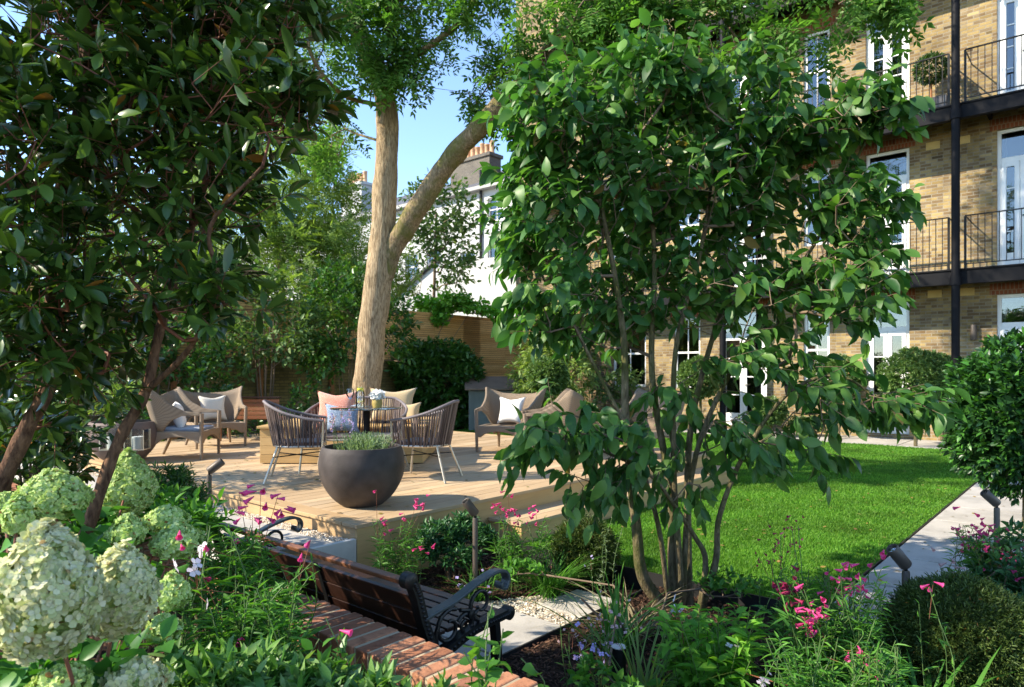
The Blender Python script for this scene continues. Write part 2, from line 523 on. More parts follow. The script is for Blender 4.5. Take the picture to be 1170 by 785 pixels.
M['fence'] = wood('cedar slats', [(.62, .32, .11), (.72, .40, .15), (.78, .46, .19), (.66, .35, .12)], 'x', .7, .5)
M['post'] = wood('cedar posts', [(.26, .10, .04), (.33, .14, .055)], 'z', .7, .5)
M['hard'] = wood('shaded hardwood', [(.022, .010, .008), (.030, .013, .009), (.040, .018, .012)], 'y', .33, .5)  # bench wood darkened, the shade on its back put into the colour
M['cedarbench'] = wood('red hardwood', [(.30, .12, .06), (.38, .17, .09)], 'x', .5, .5)
M['london'] = brickmat('yellow stock brick', [(.08, .056, .036), (.33, .235, .10), (.42, .31, .14), (.20, .13, .065), (.30, .23, .14), (.54, .41, .20)], (.32, .28, .21), stain=.9)  # strong blotches: weathering, with tree dapple put into the brick colour too
M['redbrick'] = brickmat('red lintel brick', [(.20, .06, .03), (.30, .10, .05), (.26, .09, .05)], (.30, .22, .16), bw=.07, bh=.225, stain=.5)
M['oldbrick'] = brickmat('old garden brick', [(.10, .08, .03), (.22, .17, .06), (.30, .22, .09)], (.12, .10, .05), stain=.9)
M['iron'] = plain('black iron', (.007, .007, .007), .42, .0, .25, 120, spec=.3)
M['steel'] = plain('painted steel beam', (.006, .006, .008), .6, 0, .1, 30, spec=.15)
M['whitepaint'] = plain('white joinery paint', (.80, .80, .78), .4, 0, 0, var=.04)
M['render'] = plain('white render', (.46, .46, .45), .8, 0, .3, 30, var=.07, vscale=1)
M['slate'] = plain('roof slate', (.09, .09, .105), .7, 0, .4, 25, var=.3)
M['terracotta'] = plain('chimney pot clay', (.50, .30, .17), .8, 0, .2, 20, var=.3)
M['stockgrey'] = brickmat('sooty chimney brick', [(.10, .09, .08), (.18, .16, .13)], (.2, .18, .16))
M['stone'] = (lambda t: t.done(t.princ(t.mix(.35, t.ramp(t.noise(t.coord(), 1.6, 7, .65), [(.36, (.27, .25, .22)), (.56, (.46, .43, .39))]), t.ramp(t.noise(t.coord(), 90, 5), [(.3, (.34, .32, .29)), (.7, (.50, .47, .43))])), .8, t.bump(t.noise(t.coord(), 60, 5), .15, .003), spec=.25)))(NT('porcelain paving'))
M['kerb'] = plain('pale stone edging', (.55, .53, .48), .85, 0, .3, 50, var=.12)
M['pebble'] = (lambda t: t.done(t.princ(t.ramp(t.island(), [(0, (.28, .20, .13)), (.3, (.55, .45, .33)), (.7, (.68, .60, .48)), (1, (.78, .74, .66))]), .8, spec=.25)))(NT('pebbles'))
M['chips'] = (lambda t: t.done(t.princ(t.ramp(t.island(), [(0, (.02, .010, .007)), (.6, (.065, .032, .02)), (1, (.14, .075, .045))]), .85, spec=.2)))(NT('bark chips'))
M['wicker'] = (lambda t: (lambda w: t.done(t.princ(t.mix(w, (.21, .15, .10), (.40, .305, .215)), .55, t.bump(w, .9, .006), spec=.35)))(
    (lambda a, b: t.mix(.5, a, b))(t.node('ShaderNodeTexWave', i_Scale=48.0, i_Distortion=.15).outputs['Fac'], t.node('ShaderNodeTexWave', bands_direction='Z', i_Scale=48.0, i_Distortion=.15).outputs['Fac'])))(NT('woven wicker'))
for n_ in M['wicker'].node_tree.nodes:
    if n_.type == 'TEX_WAVE': M['wicker'].node_tree.links.new(([x for x in M['wicker'].node_tree.nodes if x.type == 'TEX_COORD'] or [M['wicker'].node_tree.nodes.new('ShaderNodeTexCoord')])[0].outputs['Object'], n_.inputs[0])
M['rope'] = (lambda t: t.done(t.princ(t.ramp(t.island(), [(0, (.06, .042, .036)), (.6, (.14, .10, .085)), (1, (.27, .21, .185))]), .75, t.bump(t.noise(t.coord((60, 60, 200)), 1, 2), .5, .003), spec=.3)))(NT('woven rope'))
M['ropering'] = plain('rope wrapped rail', (.17, .145, .15), .7, 0, .6, 180, var=.25)
M['champagne'] = plain('champagne metal', (.55, .48, .38), .35, .7, 0, var=.05)
M['concrete'] = plain('dark fibre clay', (.055, .045, .042), .62, 0, .35, 70, var=.35, vscale=7, spec=.35)
M['claybrown'] = plain('brown fibre clay', (.14, .10, .085), .7, 0, .3, 60, var=.25)
def fabric(name, col, var=.08, sc=260, dots=None):
    t = NT(name); co = t.coord(); nz = t.noise(co, sc, 2)
    c = t.ramp(nz, [(.35, tuple(x * (1 - var * 2) for x in col)), (.65, tuple(min(1, x * (1 + var)) for x in col))])
    if dots:
        v = t.node('ShaderNodeTexVoronoi', i_Scale=dots[1]); t.link(co, v.inputs[0])
        f = t.ramp(v.outputs['Distance'], [(.25, (1, 1, 1)), (.42, (0, 0, 0))]); c = t.mix(f, c, dots[0])
    return t.done(t.princ(c, .95, t.bump(nz, .4, .002), spec=.1, Sheen_Weight=.3))
M['white_f'] = fabric('white cotton', (.82, .79, .74)); M['pink_f'] = fabric('coral linen', (.66, .27, .19), dots=((.74, .42, .33), 90))
M['blue_f'] = fabric('blue grey patterned cotton', (.20, .27, .37), dots=((.42, .48, .56), 70)); M['beige_f'] = fabric('beige linen', (.50, .38, .22)); M['grey_f'] = fabric('grey seat fabric', (.30, .31, .35)); M['darkseat'] = fabric('dark seat fabric', (.10, .075, .08))
M['yellow'] = plain('lemon', (.75, .65, .05), .5); M['gold'] = plain('woven gold holder', (.35, .26, .07), .6, .2, .6, 120, var=.4)
M['bronze'] = plain('bronze lamp metal', (.095, .075, .06), .5, .2, .1, 60, var=.12)
M['candle'] = plain('white wax', (.85, .83, .78), .5, var=.03)
def glassmat(name, tint=(.8, .88, .9), tr=.8, rough=.02):
    t = NT(name); g = t.node('ShaderNodeBsdfGlossy'); g.inputs['Roughness'].default_value = rough; g.inputs['Color'].default_value = (1, 1, 1, 1)
    tt = t.node('ShaderNodeBsdfTransparent'); tt.inputs[0].default_value = (*tint, 1)
    lw = t.node('ShaderNodeFresnel', i_IOR=1.5); mm = t.node('ShaderNodeMapRange'); mm.inputs['To Min'].default_value = 1 - tr; mm.inputs['To Max'].default_value = 1.0
    t.link(lw.outputs[0], mm.inputs[0]); mx = t.node('ShaderNodeMixShader'); t.link(mm.outputs[0], mx.inputs[0]); t.link(tt.outputs[0], mx.inputs[1]); t.link(g.outputs[0], mx.inputs[2])
    return t.done(mx.outputs[0])
M['glass'] = glassmat('window glass', (.6, .63, .62), .92, .01)
M['clear'] = glassmat('clear glass', (.93, .96, .96), .93, .02)
M['tableglass'] = glassmat('smoked table glass', (.42, .50, .58), .80, .03)
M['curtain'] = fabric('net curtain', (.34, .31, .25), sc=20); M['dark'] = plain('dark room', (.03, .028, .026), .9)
M['caprick'] = (lambda t: t.done(t.princ(t.mix(.7, t.ramp(t.island(), [(0, (.17, .07, .04)), (.35, (.36, .15, .08)), (.7, (.46, .21, .115)), (1, (.30, .13, .08))]), t.ramp(t.noise(t.coord(), 14, 8, .7), [(.32, (.30, .26, .25)), (.5, (.95, .95, .95)), (.75, (1.2, 1.15, 1.1))]), 'MULTIPLY'), .85, t.bump(t.noise(t.coord(), 45, 7, .7), .8, .006), spec=.2)))(NT('coping brick'))
M['mortar'] = plain('sandy mortar', (.40, .31, .20), .95, 0, .6, 90, var=.25)

# ================================================================== ground, lawn, paths
def quadsheet(name, pts, z, mat, th=0.0, kind='structure', grid=0):
    b = MB(); P = [G(u, v, 0)[:2] for u, v in pts]
    b.prism([tuple(p) for p in P], 'z', z - (th or .02), z)
    o = b.build(name, mat); tag(o, kind=kind); return o
gb = MB(); gb.box(-90, 120, -40, 160, -.60, -.50); gr_ = gb.build('ground', M['soil']); tag(gr_, kind='structure')
# beds round the garden, z of the soil
quadsheet('planting_bed', [(-3, -14), (1.38, -14), (1.38, -1.72), (-1.2, -1.72), (-1.2, 0.03), (1.36, .03), (1.36, 0.0), (1.36, 0)][:4] + [(-3, -1.72)], -.085, M['soil'], .4)
quadsheet('planting_bed', [(-1.0, -1.70), (1.36, -1.70), (1.36, .0), (-1.0, .0)], -.115, M['soil'], .4)
quadsheet('planting_bed', [(-1.0, 7.5), (30, 7.5), (30, 12), (-12, 12), (-12, .03), (-1.0, .03)], -.03, M['soil'], .45)
quadsheet('planting_bed', [(-14, -14), (-1.62, -14), (-1.62, 8), (-14, 8)], .30, M['soil'], .6)
quadsheet('lawn', [(1.4, -2.85), (12.2, -2.85), (12.2, 8.2), (6.0, 8.2), (6.0, -.02), (1.4, -.02)], 0.0, M['turf'], .5)
# far terrace in front of the house and the paved path along the lawn, slabs with open joints
def slabs(name, u0, u1, v0, v1, du, dv, z, mat, off=0, th=.05):
    b = MB(); g = .011; u = u0
    while u < u1 - .01:
        v = v0
        while v < v1 - .01:
            b.box(u + g, min(u + du, u1) - g, v + g, min(v + dv, v1) - g, z - th, z)
            v += dv
        u += du
    o = b.build(name, mat, loc=(*C0, 0), rz=GA, bevel=.003); tag(o, kind='structure'); return o
slabs('path', 1.3, 12.2, -3.75, -2.87, .9, .88, .012, M['stone'])
slabs('terrace_paving', 12.23, 14, -7, 8.2, 1.77, 1.2, .012, M['stone'])
quadsheet('path_bedding', [(1.3, -3.76), (14, -3.76), (14, -2.86), (1.3, -2.86)], -.03, M['soil'], .4)
quadsheet('terrace_bedding', [(12.21, -7), (14.0, -7), (14.0, 8.2), (12.21, 8.2)], -.034, M['mortar'], .4)
quadsheet('planting_bed', [(1.4, -14), (14, -14), (14, -3.77), (1.4, -3.77)], -.05, M['soil'], .4)
# bench patio: pebbles with big pale slabs
quadsheet('gravel_bed', [(-1.02, -1.69), (1.02, -1.69), (.95, -1.25), (.3, -.9), (.25, -.3), (-.45, 0), (-.45, 2.4), (-1.02, 2.4)], -.11, M['kerb'], .3)
b = MB()
for (u0, u1, v0, v1) in ((-1.0, -.28, -1.67, -.35), (-.26, .34, -1.67, -.95), (.55, .98, -1.67, -1.30), (-1.0, -.5, -.33, 1.2)):
    b.box(u0, u1, v0, v1, -.12, -.085)
o = b.build('patio_slabs', M['stone'], loc=(*C0, 0), rz=GA, bevel=.004); tag(o, kind='structure')
quadsheet('gravel_strip', [(-.48, .05), (-.01, .05), (-.01, 7.4), (-.48, 7.4)], .225, M['kerb'], .4)
b = MB(); v = .05
while v < 6.0:
    b.box(-.50, -.18, v, v + .895, .15, .25); v += .9
o = b.build('edging_slabs', M['stone'], loc=(*C0, 0), rz=GA, bevel=.004); tag(o, kind='structure')
b = MB(); b.box(-.50, -.005, -.0, .045, -.2, .252)
o = b.build('stone_kerb', M['kerb'], loc=(*C0, 0), rz=GA, bevel=.004); tag(o, kind='structure')
b = MB(); b.box(-1.05, 1.395, -1.706, -1.694, -.2, -.06); b.box(1.386, 1.396, -2.85, -.4, -.2, .018); b.box(1.39, 12.2, -2.862, -2.852, -.1, .012)
o = b.build('steel_edging', plain('black steel edging', (.02, .02, .02), .5, .3, .1), loc=(*C0, 0), rz=GA); tag(o, kind='structure')

# pebbles, bark chips, grass: what nobody could count
def scatter_mesh(name, P, size, mat, kind='oct', flat=.6):
    n = len(P)
    if kind == 'oct':
        T = np.array([(1, 0, 0), (0, 1, 0), (-1, 0, 0), (0, -1, 0), (0, 0, flat), (0, 0, -flat), (.72, .72, .3), (-.72, .7, .25), (-.7, -.75, .3), (.7, -.7, .3)], float)
        FF = [(0, 6, 4), (6, 1, 4), (1, 7, 4), (7, 2, 4), (2, 8, 4), (8, 3, 4), (3, 9, 4), (9, 0, 4), (0, 6, 5), (6, 1, 5), (1, 7, 5), (7, 2, 5), (2, 8, 5), (8, 3, 5), (3, 9, 5), (9, 0, 5)]
    else:
        T = np.array([(1, .3, .1), (-.9, .4, -.1), (-1, -.3, .1), (.9, -.35, -.05), (0, .1, .3)], float); FF = [(0, 1, 4), (1, 2, 4), (2, 3, 4), (3, 0, 4)]
    a = RNG.uniform(0, 6.28, n); tl = RNG.normal(0, .35, (n, 2)); ca, sa = np.cos(a), np.sin(a)
    sc = size * RNG.uniform(.55, 1.3, n); st = RNG.uniform(.6, 1, n)
    x = T[None, :, 0] * ca[:, None] - T[None, :, 1] * (sa * st)[:, None]; y = T[None, :, 0] * sa[:, None] + T[None, :, 1] * (ca * st)[:, None]
    z = T[None, :, 2] * np.ones((n, 1)) + x * tl[:, 0:1] + y * tl[:, 1:2]
    V = P[:, None, :] + np.stack([x, y, z], -1) * sc[:, None, None]
    flat_ = np.array(FF).ravel(); ff = (flat_[None, :] + (np.arange(n) * len(T))[:, None]).ravel()
    return link_mesh(name, np_mesh(name, V.reshape(-1, 3), ff, np.full(n * len(FF), 3), True), mat)
def rect_pts(u0, u1, v0, v1, n, z, dz=.006):
    u = RNG.uniform(u0, u1, n); v = RNG.uniform(v0, v1, n)
    return np.stack([C0[0] + u * CU - v * CV, C0[1] + u * CV + v * CU, z + RNG.uniform(0, dz, n)], -1), u, v
P1, _, _ = rect_pts(-.18, -.012, .05, 5.5, 9000, .23)
P2, u, v = rect_pts(-1.02, 1.02, -1.68, -.1, 16000, -.104)
inside = (u < .3) | ((v < -.9) & (u < .3 + (-.9 - v) * 1.7)); clear = np.ones(len(u), bool)
for (u0, u1, v0, v1) in ((-1.0, -.28, -1.67, -.35), (-.26, .34, -1.67, -.95), (.55, .98, -1.67, -1.30)): clear &= ~((u > u0 - .01) & (u < u1 + .01) & (v > v0 - .01) & (v < v1 + .01))
o = scatter_mesh('gravel', np.concatenate([P1, P2[inside & clear]]), .0085, M['pebble']); tag(o, kind='stuff')
P1, u, v = rect_pts(-1.4, 1.38, -4.6, -1.72, 26000, -.08, .012)
P2, u2, v2 = rect_pts(.1, 1.38, -1.68, -.02, 9000, -.108, .012); k = ~((u2 < .3) | ((v2 < -.9) & (u2 < .3 + (-.9 - v2) * 1.7)))
P3, _, _ = rect_pts(-3, -1.64, -4, 3, 9000, .305, .012)
P4, _, _ = rect_pts(1.4, 6, -6, -3.78, 9000, -.045, .012)
o = scatter_mesh('bark_mulch', np.concatenate([P1, P2[k], P3, P4]), .013, M['chips'], 'chip'); tag(o, kind='stuff')

def lawn_blades():
    n = 1200000
    u = RNG.uniform(1.4, 12.2, n); v = RNG.uniform(-2.86, 8.2, n)
    x = C0[0] + u * CU - v * CV; y = C0[1] + u * CV + v * CU
    ok = ~((u < 6.0) & (v > -.42)) & (np.abs(x) < y * .78 + .3)
    d = np.hypot(x, y); ok &= RNG.uniform(0, 1, n) < np.clip((6.5 / d) ** 1.4, .1, 1)
    u, v, x, y, d = u[ok], v[ok], x[ok], y[ok], d[ok]; m = len(x)
    h = RNG.uniform(.014, .034, m) * (1 + .25 * np.sin(u * 5.1) * np.cos(v * 4.3)) * np.where(v < -2.78, .55, 1); w = .0022 * np.clip(d / 4.5, 1, 3.2)
    a = RNG.uniform(0, 6.28, m); lean = RNG.normal(0, .45, (m, 2))
    W = np.stack([np.cos(a), np.sin(a), np.zeros(m)], -1) * w[:, None]
    B = np.stack([x, y, np.zeros(m)], -1); Mx = B + np.stack([lean[:, 0] * .3 * h, lean[:, 1] * .3 * h, h * .6], -1); T = B + np.stack([lean[:, 0] * h, lean[:, 1] * h, h], -1)
    V = np.stack([B - W, B + W, Mx + W * .8, Mx - W * .8, T], 1).reshape(-1, 3)
    f = np.array([0, 1, 2, 3, 3, 2, 4]); ff = (f[None, :] + (np.arange(m) * 5)[:, None]).ravel()
    o = link_mesh('grass', np_mesh('grass', V, ff, np.tile([4, 3], m), False), M['grass']); tag(o, kind='stuff')
lawn_blades()

# ================================================================== deck
deck = thing('timber_deck', 'raised pale timber deck with a lower step along its lawn side', 'deck', (*C0, 0), GA)
DU, DV = 6.0, 7.6
b = MB(); v = .17; i = 0
while v < DV - .02:
    cuts = [.155] + sorted(random.sample([1.4, 2.4, 3.2, 4.1, 4.9], 1)) + [DU - .155]
    for a, c in zip(cuts[:-1], cuts[1:]): b.box(a + .002, c - .002, v + .0035, min(v + .1365, DV), DECK - .028, DECK - .002 + random.uniform(-.0006, .0006))
    v += .14
b.build('deck_board', M['deck'], deck, bevel=.002)
b = MB(); b.box(-.022, DU + .02, -.022, .165, DECK - .03, DECK); b.build('edge_board', M['deck'], deck, bevel=.004)
b = MB(); b.box(-.022, .15, .17, DV, DECK - .03, DECK + .0005); b.box(DU - .15, DU + .02, .17, DV, DECK - .03, DECK + .0005); b.build('edge_board', M['deckv'], deck, bevel=.004)
b = MB(); b.box(0, DU, 0, .022, -.13, DECK - .031); b.box(0, DU, DV - .02, DV, -.13, DECK - .031); b.build('fascia_board', M['fascia'], deck)
b = MB(); b.box(0.0, .022, .0235, DV - .022, -.02, DECK - .031); b.box(DU - .022, DU, .0235, DV - .022, -.02, DECK - .031); b.build('fascia_board', M['deckv'], deck)
b = MB(); b.box(1.42, DU + .02, -.40, -.262, .155, .185); b.box(1.42, DU + .02, -.258, -.003, .155, .1845); b.build('step_tread', M['deck'], deck, bevel=.004)
b = MB(); b.box(1.44, DU, -.38, -.36, -.05, .154); b.box(1.44, 1.46, -.359, -.001, -.05, .154); b.box(DU - .02, DU, -.359, -.001, -.05, .154); b.build('step_riser', M['fascia'], deck)
b = MB(); b.box(.03, DU - .03, .03, DV - .03, .0, DECK - .05); b.build('deck_frame', M['dark'], deck)

# ================================================================== brick retaining wall in front
wall = thing('brick_wall', 'low red brick retaining wall with brick on edge coping behind the bench', 'wall', (*C0, 0), GA)
b = MB(); b.box(-1.46, -1.25, -3.4, 4.0, -.5, .335); b.build('wall_body', M['oldbrick'], wall)
b = MB(); b.box(-1.465, -1.245, -3.4, 4.0, .336, .4135); b.build('mortar_bed', M['mortar'], wall)
b = MB(); v = -3.4
while v < 4.0:
    j = random.uniform(-.004, .004)
    b.box(-1.475 + j, -1.237 + j, v + .009, v + .074, .325, .419 + random.uniform(-.003, .003)); v += .083
b.build('coping_brick', M['caprick'], wall, bevel=.007)
bpy.data.objects['coping_brick']['kind'] = 'stuff'

# ================================================================== fence and old wall along the far side
fence = thing('slatted_fence', 'tall warm cedar slatted fence on an old brick wall along the far side', 'fence', G(0, 9.85), GA)
b = MB(); z = 1.80
while z < 3.06:
    x = -14
    for x in np.arange(-14, 11, 1.83): b.box(x + .004, x + 1.826, -.016, .002, z, z + .047)
    z += .058
b.build('slat_panel', M['fence'], fence)
b = MB(); z = .06
while z < 3.06:
    for x in np.arange(10.9, 20, 1.83): b.box(x + .004, x + 1.826, -.016, .002, z, z + .046)
    z += .058
b.build('slat_panel', M['fence'], fence)
b = MB(); b.box(-14, 10.85, .03, .26, -.4, 1.90); b.build('garden_wall', M['oldbrick'], fence)
for x in np.arange(-8.2, 7.6, 1.83):
    b = MB(); b.box(x - .05, x + .05, -.10, -.018, -.1, 3.08 if x > -100 else 2); b.build('fence_post', M['post'], fence)
b = MB(); b.box(-14, 20, -.05, .03, 3.065, 3.095); b.build('fence_cap', M['fence'], fence)
b = MB(); b.box(10.86, 20, .045, .06, -.3, 1.9); b.box(-14, 20, .045, .06, 1.901, 3.05); b.build('backing', M['post'], fence)

# ================================================================== brick mansion block
UF = 14.0; H = 3.44
mans = thing('mansion_block', 'yellow brick mansion block with white french doors and black iron balconies', 'building', (*C0, 0), GA)
def fv(px): return on_u(px, UF)[1]
doors = []   # (v0, v1, z0, z1, style)
for (a, c_) in ((1139, 1192), (989, 1039), (822, 876)):
    vv0, vv1 = fv(c_), fv(a)
    doors += [(vv0, vv1, .10, 3.06, 'door'), (vv0, vv1, 3.58, 6.42, 'door'), (vv0, vv1, 6.88, 9.75, 'door'), (vv0, vv1, 10.3, 12.9, 'door')]
for (a, c_) in ((918, 948), (700, 738), (770, 800)):
    vv0, vv1 = fv(c_), fv(a)
    doors += [(vv0, vv1, 1.05, 2.95, 'sash'), (vv0, vv1, 4.5, 6.35, 'sash'), (vv0, vv1, 7.7, 9.6, 'sash'), (vv0, vv1, 11, 12.8, 'sash')]
V0, V1, ZT = -9.0, 10.5, 14.2
vs_ = sorted({V0, V1, *[d[0] for d in doors], *[d[1] for d in doors]}); zs_ = sorted({-.3, ZT, *[d[2] for d in doors], *[d[3] for d in doors]})
b = MB()
for i in range(len(vs_) - 1):
    for j in range(len(zs_) - 1):
        vm, zm = (vs_[i] + vs_[i + 1]) / 2, (zs_[j] + zs_[j + 1]) / 2
        if any(d[0] < vm < d[1] and d[2] < zm < d[3] for d in doors): continue
        b.add([(UF, vs_[i], zs_[j]), (UF, vs_[i + 1], zs_[j]), (UF, vs_[i + 1], zs_[j + 1]), (UF, vs_[i], zs_[j + 1])], [(0, 3, 2, 1)])
for (a, c_, z0, z1, st) in doors:
    q = UF + .16
    b.add([(UF, a, z0), (q, a, z0), (q, a, z1), (UF, a, z1)], [(0, 1, 2, 3)]); b.add([(UF, c_, z0), (q, c_, z0), (q, c_, z1), (UF, c_, z1)], [(3, 2, 1, 0)])
    b.add([(UF, a, z1), (q, a, z1), (q, c_, z1), (UF, c_, z1)], [(0, 1, 2, 3)]); b.add([(UF, a, z0), (q, a, z0), (q, c_, z0), (UF, c_, z0)], [(3, 2, 1, 0)])
b.add([(UF, V1, -.3), (UF + 9, V1, -.3), (UF + 9, V1, ZT), (UF, V1, ZT)], [(0, 1, 2, 3)]); b.add([(UF, V0, -.3), (UF + 9, V0, -.3), (UF + 9, V0, ZT), (UF, V0, ZT)], [(3, 2, 1, 0)])
b.add([(UF, V0, ZT), (UF + 9, V0, ZT), (UF + 9, V1, ZT), (UF, V1, ZT)], [(0, 3, 2, 1)])
b.build('wall', M['london'], mans, fix=False)
b = MB(); b.box(UF + .9, UF + 1.0, V0 + .1, V1 - .1, -.2, ZT - .1); b.build('interior', M['dark'], mans)  # dark panel behind the windows, gloom of unlit rooms put into its colour
b = MB(); b.box(UF - .5, UF + 9.4, V0 - .3, V1 + .3, ZT + .003, ZT + .35); b.build('roof', M['slate'], mans)
def wave_curtain(v0, v1, z0, z1):
    b = MB(); n = 26; vs = []; fs = []
    for i in range(n + 1):
        t = i / n; y = v0 + (v1 - v0) * t; x = .03 * math.sin(t * 26 + v0 * 9) + .012 * math.sin(t * 61)
        vs += [(x, y, z0), (x, y, z1)]
    for i in range(n): fs.append((2 * i, 2 * i + 2, 2 * i + 3, 2 * i + 1))
    return b.add(vs, fs)
def opening(a, c_, z0, z1, st):
    fr = .07; x0, x1 = UF + .07, UF + .13; zt = z1 - (.62 if st == 'door' else .0)
    m = MB(); m.box(x0, x1, a, a + fr, z0, z1); m.box(x0, x1, c_ - fr, c_, z0, z1); m.box(x0, x1, a + fr, c_ - fr, z1 - fr, z1)
    mid = (a + c_) / 2; g = MB()
    if st == 'door':
        m.box(x0, x1, a + fr, c_ - fr, zt - .05, zt + .05); m.box(x0 - .03, x1, a, c_, z0 - .06, z0)
        o = m.build('french_door', M['whitepaint'], mans, bevel=.004)
        g.box(x0 + .03, x0 + .036, a + fr, c_ - fr, zt + .05, z1 - fr)
        for (p, q) in ((a + fr, mid - .003), (mid + .003, c_ - fr)):
            l = MB(); s = .085; l.box(x0 - .02, x1 - .02, p, p + s, z0, zt - .053); l.box(x0 - .02, x1 - .02, q - s, q, z0, zt - .053); l.box(x0 - .02, x1 - .02, p + s, q - s, z0, z0 + .32); l.box(x0 - .02, x1 - .02, p + s, q - s, zt - .15, zt - .053)
            hgt = zt - .15 - z0 - .32
            for k in (1, 2, 3): zz = z0 + .32 + hgt * k / 4; l.box(x0 - .008, x1 - .025, p + s, q - s, zz - .013, zz + .013)
            l.build('door_leaf', M['whitepaint'], o, bevel=.003); g.box(x0 + .008, x0 + .013, p + s, q - s, z0 + .32, zt - .15)
        h = MB(); h.tube([(x0 - .03, mid - .05, z0 + 1.05), (x0 - .06, mid - .05, z0 + 1.05), (x0 - .06, mid - .15, z0 + 1.05)], .012); h.build('handle', M['iron'], o)
        g.build('pane', M['glass'], o)
    else:
        m.box(x0 - .06, x1, a - .05, c_ + .05, z0 - .07, z0); zm = (z0 + z1) / 2; m.box(x0 - .01, x1, a + fr, c_ - fr, zm - .025, zm + .025); m.box(x0, x1, a + fr, c_ - fr, z0 + .001, z0 + fr)
        m.box(x0 + .01, x1, mid - .012, mid + .012, z0 + fr, z1 - fr)
        o = m.build('sash_window', M['whitepaint'], mans, bevel=.004); g.box(x0 + .03, x0 + .036, a + fr, c_ - fr, z0 + fr, z1 - fr); g.build('pane', M['glass'], o)
    w = (c_ - a); k = random.uniform(.14, .34)
    q = wave_curtain(a + .02, a + w * k, z0, z1); q.v = [(x + UF + .28, y, z) for x, y, z in q.v]; r_ = wave_curtain(c_ - w * k * .8, c_ - .02, z0, z1); q.add([(x + UF + .28, y, z) for x, y, z in r_.v], r_.f)
    q.build('curtain', M['curtain'], o, smooth=True, fix=False)
    l = MB(); l.box(UF - .004, UF + .05, a - .12, c_ + .12, z1 + .002, z1 + .235); l.build('brick_lintel', M['redbrick'], mans)
for d in doors: opening(*d)
# balconies: steel edge beam, deck, railing
OV = .92
for zi, zf in enumerate((3.56, 6.86, 10.28)):
    bal = MB(); bal.box(UF - OV, UF - OV + .09, -8.5, 9.6, zf - .30, zf - .05); bal.box(UF - OV - .03, UF - OV + .13, -8.5, 9.6, zf - .049, zf - .02); bal.box(UF - OV - .025, UF - OV + .12, -8.5, 9.6, zf - .325, zf - .301)
    bo = bal.build('balcony', M['steel'], mans)
    d_ = MB(); d_.box(UF - OV + .131, UF - .004, -8.5, 9.6, zf - .07, zf - .015)
    for y in np.arange(-8.4, 9.6, 1.2): d_.box(UF - OV + .1, UF - .005, y, y + .06, zf - .2, zf - .071)
    d_.build('balcony_floor', M['steel'], bo)
    vc = on_u(1093, UF - OV)[1]
    segs_ = [(vc + .14, vc + 4.75), (vc - 4.6, vc - .14), (vc + 4.9, vc + 9.4)]
    for (p, q) in segs_:
        r_ = MB(); x = UF - OV + .04; r_.box(x - .022, x + .022, p, q, zf + 1.02, zf + 1.04); r_.box(x - .012, x + .012, p, q, zf + .06, zf + .08)
        for y in (p, (p + q) / 2, q): r_.box(x - .02, x + .02, y - .02, y + .02, zf - .02, zf + 1.019)
        for y in np.arange(p + .11, q - .05, .115): r_.box(x - .007, x + .007, y - .007, y + .007, zf + .081, zf + 1.019)
        for y, s_ in ((p, 1), (q, -1)):
            r_.box(x + .02, UF - .01, y - .01, y + .01, zf + 1.02, zf + 1.04)
        r_.build('railing', M['iron'], bo)
for vc_, nm in ((on_u(1093, UF - OV)[1], 0), (on_u(1093, UF - OV)[1] + 4.83, 1)):
    c = MB(); c.lathe([(.075, .0), (.075, 14)], 20, (UF - OV - .12, vc_, 0)); 
    for z in (.0, 3.2, 6.5, 9.9): c.lathe([(.10, z), (.10, z + .18)], 20, (UF - OV - .12, vc_, 0))
    c.build('iron_column', M['steel'], mans, smooth='auto')
for (px, z) in ((1068, 3.16), (1105, 3.16), (1066, 6.35), (1100, 6.35)):
    y = fv(px); c = MB(); c.box(UF - .012, UF + .01, y - .13, y + .13, z - .08, z + .08)
    for k in range(5): c.box(UF - .02, UF - .011, y - .11, y + .11, z - .06 + k * .028, z - .052 + k * .028)
    c.build('air_brick', plain('buff clay vent', (.55, .40, .16), .8), mans)
wl = thing('wall_light', 'small bronze wall light on the brickwork right of the iron column', 'wall light', G(UF, fv(1113), 2.3), GA)
b = MB(); b.box(-.03, 0, -.05, .05, -.12, .12); b.build('back_plate', M['bronze'], wl, bevel=.003)
b = MB(); b.lathe([(.05, -.16), (.055, -.15), (.055, .15), (.05, .16)], 20, (-.09, 0, 0)); b.build('lamp_body', M['bronze'], wl, smooth='auto')

# ================================================================== white terrace beyond the fence
UT = 19.4
terr = thing('white_terrace', 'white rendered terrace with slate roofs and clay chimney pots beyond the fence', 'building', (*C0, 0), GA)
tw = []
for px, y0, y1 in ((566, 280, 325), (534, 288, 318), (495, 285, 315), (620, 280, 320), (404, 262, 282), (385, 262, 282), (566, 225, 252), (470, 290, 320)):
    D, v = on_u(px, UT); w = .95
    tw.append((v - w / 2, v + w / 2, EYE + (HY - y1) / F * D, EYE + (HY - y0) / F * D))
b = MB(); ZE = 9.75; b.box(UT + .2, UT + 9, 6, 46, -.3, ZE)
vs_ = sorted({6., 46., *[d[0] for d in tw], *[d[1] for d in tw]}); zs_ = sorted({-.3, ZE, *[d[2] for d in tw], *[d[3] for d in tw]})
for i in range(len(vs_) - 1):
    for j in range(len(zs_) - 1):
        vm, zm = (vs_[i] + vs_[i + 1]) / 2, (zs_[j] + zs_[j + 1]) / 2
        if not any(d[0] < vm < d[1] and d[2] < zm < d[3] for d in tw): b.box(UT, UT + .19, vs_[i], vs_[i + 1], zs_[j], zs_[j + 1])
b.build('wall', M['render'], terr)
